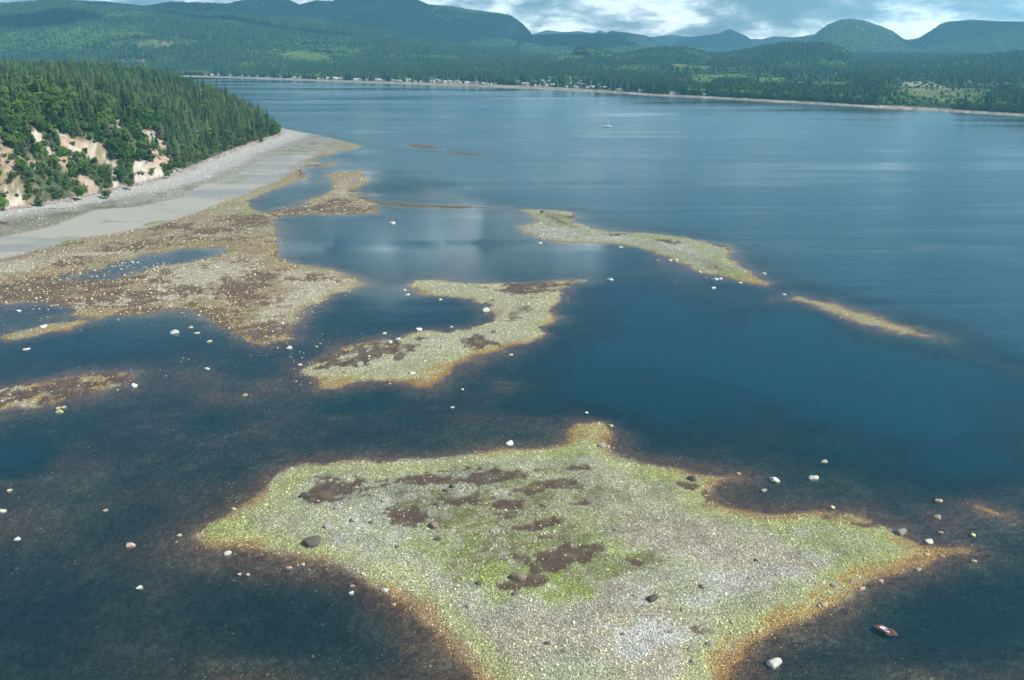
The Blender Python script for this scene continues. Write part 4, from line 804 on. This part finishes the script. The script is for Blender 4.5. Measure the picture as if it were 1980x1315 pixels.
def boulders():
    for i, (px, py, w, c, lab) in enumerate(BLD):
        X, Y, Z = onground(px, py + w * .12, None if False else 0.0)
        dist = math.sqrt(X * X + Y * Y + (CAMZ - Z) ** 2); s = w * dist / FPX / 2 * 1.08
        gz = float(sample(H, np.array([X]), np.array([Y]))[0]); gz = max(gz, -s * .35)
        o = link('boulder', BOULD[i % 5], None, (X, Y, gz + s * .12)); v = .85 + .3 * random.random()
        tall = 1.25 if w > 12 else 1.1
        s *= 1.18; o.scale = (s, s, s * tall); o.rotation_euler = (random.uniform(-.15, .15), random.uniform(-.15, .15), random.uniform(-.6, .6)); o.color = (c[0] * v, c[1] * v, c[2] * v, 1)
        prop(o, lab, 'boulder', 'scattered boulders')
    # smaller rocks one can still tell apart: those of the stony flats and the shallows
    zones = [((60, 320), (505, 600), 70, 1.0, 'pale rock standing in the stony shallows of the left flats', 'rocks of the left flats', (WH, WH, YL)),
             ((560, 760), (640, 745), 34, .8, 'pale yellow rock in the brown wrack of the middle island', 'rocks of the middle island wrack', (WH, YL, YL)),
             ((330, 560), (600, 700), 30, .8, 'yellow rock in the shallows below the flats point', 'rocks below the flats point', (YL, TN, YL)),
             ((1150, 1420), (472, 545), 16, .8, 'pale rock in the water beside the long island', 'rocks along the long island', (WH, YL, WH)),
             ((150, 330), (600, 760), 12, .7, 'small yellow stone in the blue water right of the orange spit', 'stones near the orange spit', (YL, TN, WH))]
    for (x0, x1), (y0, y1), n, sz, lab, grp, cols in zones:
        x_a, x_b = x0 + (x1 - x0) / 3, x1 - (x1 - x0) / 3
        k = 0; t = 0
        while k < n and t < 4000:
            t += 1; px, py = random.uniform(x0, x1), random.uniform(y0, y1); X, Y = (float(q) for q in at(px, py))
            gz = float(sample(H, np.array([X]), np.array([Y]))[0])
            if not -0.75 < gz < .12: continue
            s = math.exp(random.gauss(math.log(.85), .28)) * sz * .5 * math.hypot(X, Y) / 330; c = random.choice(cols); v = random.uniform(.75, 1.05)
            o = link('rock', BOULD[random.randrange(5)], None, (X, Y, max(gz, -s * .3) + s * .25)); o.scale = (s, s, s * 1.1); o.rotation_euler.z = random.random() * 6.28; o.color = (c[0] * v, c[1] * v, c[2] * v, 1)
            sidew = 'left' if px < x_a else 'right' if px > x_b else 'middle'; hue = 'whitish' if c is WH else 'yellowish' if c is YL else 'tan'; big = 'larger' if s > .5 * sz * math.hypot(X, Y) / 330 else 'smaller'
            lb = lab.replace('pale yellow rock', 'rock').replace('pale rock', 'rock').replace('yellow rock', 'rock').replace('small yellow stone', 'stone')
            lb = f'{big} {hue} {lb}, {sidew} third'.replace('standing ', ''); prop(o, lb, 'rock', lb); k += 1
boulders()

# ---------------------------------------------------------------- slab awash at lower right
def slab():
    X, Y = (float(q) for q in at(1712, 1219)); e = bpy.data.objects.new('slab_rock', None); COL.objects.link(e); e.location = (X, Y, 0)
    prop(e, 'reddish brown slab rock with white streaks awash in dark water at the bottom right', 'slab rock')
    v, f = ico(3); r = np.random.default_rng(5); v = np.sign(v) * np.abs(v) ** .6 * (2.2, 1.25, .32); v[:, :2] += .22 * np.sin(v[:, 1::-1] * 2.3 + v[:, 2:] * 3); v[:, 0] += v[:, 1] * .45; v[:, 2] += .08 * np.sin(v[:, 0] * 3) + .05 * np.sin(v[:, 1] * 5); v[:, 2] *= 1
    sl_ = link('slab', mesh_np('slab', v, f, plain_material('wet_red_rock', (.10, .042, .028, 1), .35, 4, .9), True), e); sl_.rotation_euler = (.05, .02, -.95)
    for (a, b, l, w, an) in ((-.75, .55, .55, .32, -.6), (-.1, .45, .75, .16, -.9), (-.35, -.35, 1.1, .13, -1.0), (.1, -.95, .28, .2, -.3)):
        v, f = ico(2); v = v * (l, w, .10) * (1 + .2 * np.sin(v[:, :1] * 7 + v[:, 1:2] * 5)); o = link('white_streak', mesh_np('white_streak', v, f, M_WHITE, True), e); o.location = (a, b, .36); o.rotation_euler.z = an
slab()

# ---------------------------------------------------------------- driftwood
def driftwood():
    V = []; Fc = []
    for i in range(5):
        q = i / 4
        for j in range(7):
            rr_ = .5 * (1 - .35 * q) * (1 + .1 * math.sin(j * 2.1 + i)); V.append(((q - .5) * 2, math.cos(j * .8976) * rr_ * .1 + .03 * math.sin(q * 5), math.sin(j * .8976) * rr_ * .1))
    for i in range(4):
        for j in range(7): Fc.append((i * 7 + j, i * 7 + (j + 1) % 7, i * 7 + 7 + (j + 1) % 7, i * 7 + 7 + j))
    V += [(-1, 0, 0), (1, .03 * math.sin(5), 0)]
    Fc += [(28 + j, 28 + (j + 1) % 7, 36, 36) for j in range(7)] + [((j + 1) % 7, j, 35, 35) for j in range(7)]
    def lm(c, n):
        me = bpy.data.meshes.new(n); me.from_pydata(V, [], [tuple(dict.fromkeys(f)) for f in Fc]); me.materials.append(plain_material(n, c, .8, 6, .6)); return me
    red = lm((.17, .065, .04, 1), 'red_log'); pale = lm((.42, .38, .34, 1), 'pale_log'); pinkl = lm((.36, .27, .235, 1), 'pink_log')
    X, Y, Z = onground(3, 432); o = link('driftwood_log', red, None, (X, Y, Z + .8)); o.scale = (6.0, 9, 9); o.rotation_euler.z = -.35; prop(o, 'thick rusty red log lying on the pale beach at the left edge', 'log')
    X, Y, Z = onground(160, 424); 
    for px, py, L, an, m, lab in ((266, 376, 4, .9, pale, 'dark grey short log on the white pebbles below the white cliff patch'), (125, 410, 14, .25, pinkl, 'long thin pinkish log along the top of the beach'), (60, 408, 12, .2, pinkl, 'reddish log at the beach top left of the green trees'), (338, 374, 5, -.5, pale, 'grey log on the beach below the right scar'), (425, 335, 7, -.5, pale, 'long bleached log where the forest meets the beach'), (96, 404, 9, .35, red, 'dark red log against the shrubs at the beach top')):
        X, Y, Z = onground(px, py); o = link('driftwood_log', m, None, (X, Y, Z + .25)); o.scale = (L / 2, 4.2, 4.2); o.rotation_euler.z = an; prop(o, lab, 'log')
    # the long wrack line of small logs
    P = []; Sx = []; Ro = []; Pk = []; Ti = []
    fw = np.array([at(a, b) for a, b in FOOT if a > -60]); seg = np.hypot(*np.diff(fw, axis=0).T); cum = np.r_[0, np.cumsum(seg)]
    for i in range(1500):
        s = random.uniform(0, cum[-1]); x = np.interp(s, cum, fw[:, 0]); y = np.interp(s, cum, fw[:, 1]); x += abs(random.gauss(0, 4)) * .9 + 1; y -= abs(random.gauss(0, 4)) * .7
        k = min(np.searchsorted(cum, s), len(fw) - 1); an = math.atan2(fw[k, 1] - fw[k - 1, 1], fw[k, 0] - fw[k - 1, 0]) + random.gauss(0, .45)
        z = float(sample(H, np.array([x]), np.array([y]))[0]); L = random.uniform(1.2, 5); P.append((x, y, z + .15)); Sx.append((L, random.uniform(1.8, 4.5), random.uniform(1.8, 4.5))); Ro.append((0, random.gauss(0, .05), an)); Pk.append(random.choice((0, 0, 1, 1, 2))) 
    scatter('driftwood', dict(co=P, rot=Ro, scl=Sx, pick=Pk), [pale, pinkl, red], 'band of small bleached driftwood along the foot of the bluff')
driftwood()

# ---------------------------------------------------------------- boats and bird
def loft(secs, mat, name):                                      # secs: list of closed rings
    n = len(secs[0]); V = [p for s in secs for p in s]; Fc = []
    for i in range(len(secs) - 1):
        for j in range(n): Fc.append((i * n + j, i * n + (j + 1) % n, (i + 1) * n + (j + 1) % n, (i + 1) * n + j))
    Fc += [tuple(range(n))[::-1], tuple(range((len(secs) - 1) * n, len(secs) * n))]
    me = bpy.data.meshes.new(name); me.from_pydata(V, [], Fc); me.materials.append(mat); return me
def hull(L, B, Hh, mat, name):
    S_ = []
    for q, w, k in ((0, .55, .2), (.15, .85, .05), (.45, 1, 0), (.75, .75, .05), (.93, .3, .25), (1, .04, .6)):
        x = (q - .5) * L; b = B / 2 * w; S_.append([(x, -b, Hh * (1 + .25 * q)), (x, -b * .8, Hh * .2), (x, 0, -Hh * .4 + k * Hh), (x, b * .8, Hh * .2), (x, b, Hh * (1 + .25 * q))])
    return loft(S_, mat, name)
def box(name, sx, sy, sz, mat, loc, parent, rz=0):
    bm = bmesh.new(); bmesh.ops.create_cube(bm, size=1); bmesh.ops.scale(bm, vec=(sx, sy, sz), verts=bm.verts); bmesh.ops.bevel(bm, geom=bm.edges[:], offset=min(sx, sy, sz) * .12, segments=1)
    me = bpy.data.meshes.new(name); bm.to_mesh(me); bm.free(); me.materials.append(mat); return link(name, me, parent, loc, rz)
def boats():
    X, Y = (float(q) for q in at(1175, 245.5)); e = bpy.data.objects.new('sailboat', None); COL.objects.link(e); e.location = (X, Y, 0); e.rotation_euler.z = -.12; prop(e, 'small white sailboat with a bare mast out on the open water', 'sailboat')
    link('hull', hull(11, 3.2, 1.3, M_WHITE, 'hull'), e); box('cabin', 3.6, 2, .9, M_WHITE, (.3, 0, 1.9), e)
    m = trunk_mesh(13, .14, M_WHITE); link('mast', m, e, (1.6, 0, 1.4)); bo = link('boom', trunk_mesh(4.2, .1, M_WHITE), e, (1.6, 0, 2.9)); bo.rotation_euler = (0, -math.pi / 2, 0)
    X, Y = (float(q) for q in at(1165.5, 244.8)); e = bpy.data.objects.new('dinghy', None); COL.objects.link(e); e.location = (X, Y, 0); e.rotation_euler.z = -.1; prop(e, 'tiny white dinghy towed behind the sailboat', 'dinghy')
    link('hull', hull(4.2, 1.8, .8, M_WHITE, 'hull'), e); box('thwart', .4, 1.3, .1, M_BARK, (0, 0, .85), e)
    # wading heron in the lagoon
    G_ = plain_material('grey_feathers', (.10, .11, .13, 1), .8)
    X, Y = (float(q) for q in at(941, 449)); e = bpy.data.objects.new('heron', None); COL.objects.link(e); e.location = (X, Y, 0); e.scale = (1.35,) * 3; prop(e, 'dark long-necked heron wading in the bright lagoon', 'bird')
    ring = lambda x, z, r: [(x, math.cos(k * 1.047) * r, z + math.sin(k * 1.047) * r) for k in range(6)]
    link('body', loft([ring(-.45, .62, .02), ring(-.2, .72, .12), ring(.05, .8, .15), ring(.22, .9, .07), ring(.26, 1.05, .045), ring(.2, 1.25, .04), ring(.3, 1.36, .05), ring(.58, 1.33, .008)], G_, 'body'), e)
    for s in (-.06, .06): link('leg', trunk_mesh(.72, .025, G_), e, (0, s, -.05))
boats()

# ---------------------------------------------------------------- village on the far shore
def village():
    def house_mesh(kind, w, d, h, rh):
        bm = bmesh.new(); v = [bm.verts.new(p) for p in ((-w, -d, -1), (w, -d, -1), (w, d, -1), (-w, d, -1), (-w, -d, h), (w, -d, h), (w, d, h), (-w, d, h), (-w, 0, h + rh), (w, 0, h + rh))]
        for f in ((0, 1, 5, 4), (2, 3, 7, 6), (1, 2, 6, 9, 5), (3, 0, 4, 8, 7)): bm.faces.new([v[i] for i in f])
        me = bpy.data.meshes.new('wall'); bm.to_mesh(me); bm.free()
        bm = bmesh.new(); o = .5; v = [bm.verts.new(p) for p in ((-w - o, -d - o, h - .25), (w + o, -d - o, h - .25), (w + o, 0, h + rh + .1), (-w - o, 0, h + rh + .1), (-w - o, d + o, h - .25), (w + o, d + o, h - .25))]
        bm.faces.new([v[i] for i in (0, 1, 2, 3)]); bm.faces.new([v[i] for i in (3, 2, 5, 4)]); r_ = bpy.data.meshes.new('roof'); bm.to_mesh(r_); bm.free()
        return me, r_
    walls = [('white', (.60, .60, .57)), ('cream', (.55, .48, .38)), ('pale grey', (.45, .47, .47)), ('reddish', (.38, .20, .16))]
    roofs = [('grey', (.30, .31, .32)), ('white', (.50, .51, .50)), ('brown', (.22, .17, .14))]
    V = {}
    for wn, wc in walls:
        for rn, rc in roofs:
            for s in (0, 1):
                a, b = house_mesh(0, 5.5 if s else 7.5, 4.2, 3.6 if s else 5.4, 2.2); a.materials.append(plain_material(wn + ' wall', (*wc, 1), .7, 1, .2)); b.materials.append(plain_material(rn + ' roof', (*rc, 1), .6, 1, .3)); V[wn, rn, s] = (a, b)
    dk = plain_material('window_glass', (.05, .07, .09, 1), .2); wb = bpy.data.meshes.new('window'); bm = bmesh.new(); bmesh.ops.create_cube(bm, size=1); bmesh.ops.scale(bm, vec=(2.2, .3, 1.3), verts=bm.verts); bm.to_mesh(wb); bm.free(); wb.materials.append(dk)
    for i, (a_, r_, px, py) in enumerate(HOUSE_AT):
        x, y = r_ * math.sin(a_), r_ * math.cos(a_); z = float(plain_z(np.array([a_]), np.array([r_]))[0])
        wn = random.choices([w[0] for w in walls], (6, 2, 2, 1))[0]; rn = random.choices([q[0] for q in roofs], (3, 4, 2))[0]; s = random.random() < .55
        e = bpy.data.objects.new('house', None); COL.objects.link(e); e.location = (x, y, z); e.rotation_euler.z = random.choice((0, 0, 1.57)) + random.uniform(-.4, .4); e.scale = (random.uniform(.75, 1.1) * float(np.interp(px, [400, 900, 1250, 1400], [1.1, 1.05, .85, .75])),) * 3
        me, rf = V[wn, rn, int(s)]; link('wall', me, e); link('roof', rf, e)
        for k in (-2.4, 2.4): link('window', wb, e, (k, -4.25, 2.0))
        part = ('in the sparse leftmost row on the far shore' if px < 600 else 'in the loose row left of the far village' if px < 780 else 'in the dense middle cluster of the far village' if px < 965 else 'near the water right of the wooded gap' if py > 162.5 and px < 1230 else 'up the slope right of the wooded gap' if px < 1230 else 'alone at the far right of the village')
        prop(e, f'{wn} house with {rn} roof {part}', 'house', 'houses along the far shore')
village()

# ---------------------------------------------------------------- the clouds that shade the far mountains
def clouds():
    m, g = new_mat('cloud'); a = g.n('ShaderNodeBsdfDiffuse', {0: (.85, .86, .88, 1)}); b = g.n('ShaderNodeBsdfTranslucent', {0: (.9, .92, .95, 1)}); mx = g.n('ShaderNodeMixShader', {0: .5, 1: a.outputs[0], 2: b.outputs[0]}); g.n('ShaderNodeOutputMaterial', {0: mx.outputs[0]})
    off = (math.sin(R(SUN_AZ)), math.cos(R(SUN_AZ))); k = (1080 - 200) / math.tan(R(SUN_EL))
    for i, (px, r_, sx, sy) in enumerate(((60, 5300, 420, 330), (420, 7900, 1300, 620), (640, 8300, 700, 500), (950, 7500, 1000, 520), (1120, 6500, 420, 320), (1400, 10300, 1000, 700), (1850, 7700, 620, 420), (1990, 6300, 420, 260), (480, 5400, 600, 150), (250, 6900, 700, 420), (1620, 7900, 360, 200), (760, 6200, 380, 240), (1240, 9000, 600, 500))):
        t = (px - CX) / FPX; X, Y = r_ * math.sin(math.atan(t)) + off[0] * k, r_ * math.cos(math.atan(t)) + off[1] * k
        v, f = ico(4); n_ = fbm(v[:, 0] * 2 + v[:, 2] * 1.3, v[:, 1] * 2 - v[:, 2], .8, 4, 100 + i); v = v * (1 + .35 * n_[:, None]) * (sx, sy, 90)
        v[:, 2] = np.where(v[:, 2] < 0, v[:, 2] * .35, v[:, 2] * 1.6)
        prop(link('cloud', mesh_np('cloud', v, f, m, True), None, (X, Y, 1080)), kind='structure')
clouds()

# ---------------------------------------------------------------- air
def haze():
    bm = bmesh.new(); bmesh.ops.create_cube(bm, size=1); bmesh.ops.scale(bm, vec=(26000, 14600, 900), verts=bm.verts); bmesh.ops.translate(bm, vec=(0, 6300, 440), verts=bm.verts)
    me = bpy.data.meshes.new('haze'); bm.to_mesh(me); bm.free(); m, g = new_mat('haze')
    v = g.n('ShaderNodeVolumePrincipled', {'Color': (0.26, 0.72, 1.0, 1), 'Density': 9.6e-5, 'Anisotropy': 0.2}); g.n('ShaderNodeOutputMaterial', {'Volume': v.outputs[0]})
    me.materials.append(m); prop(link('haze', me), kind='stuff')
haze()
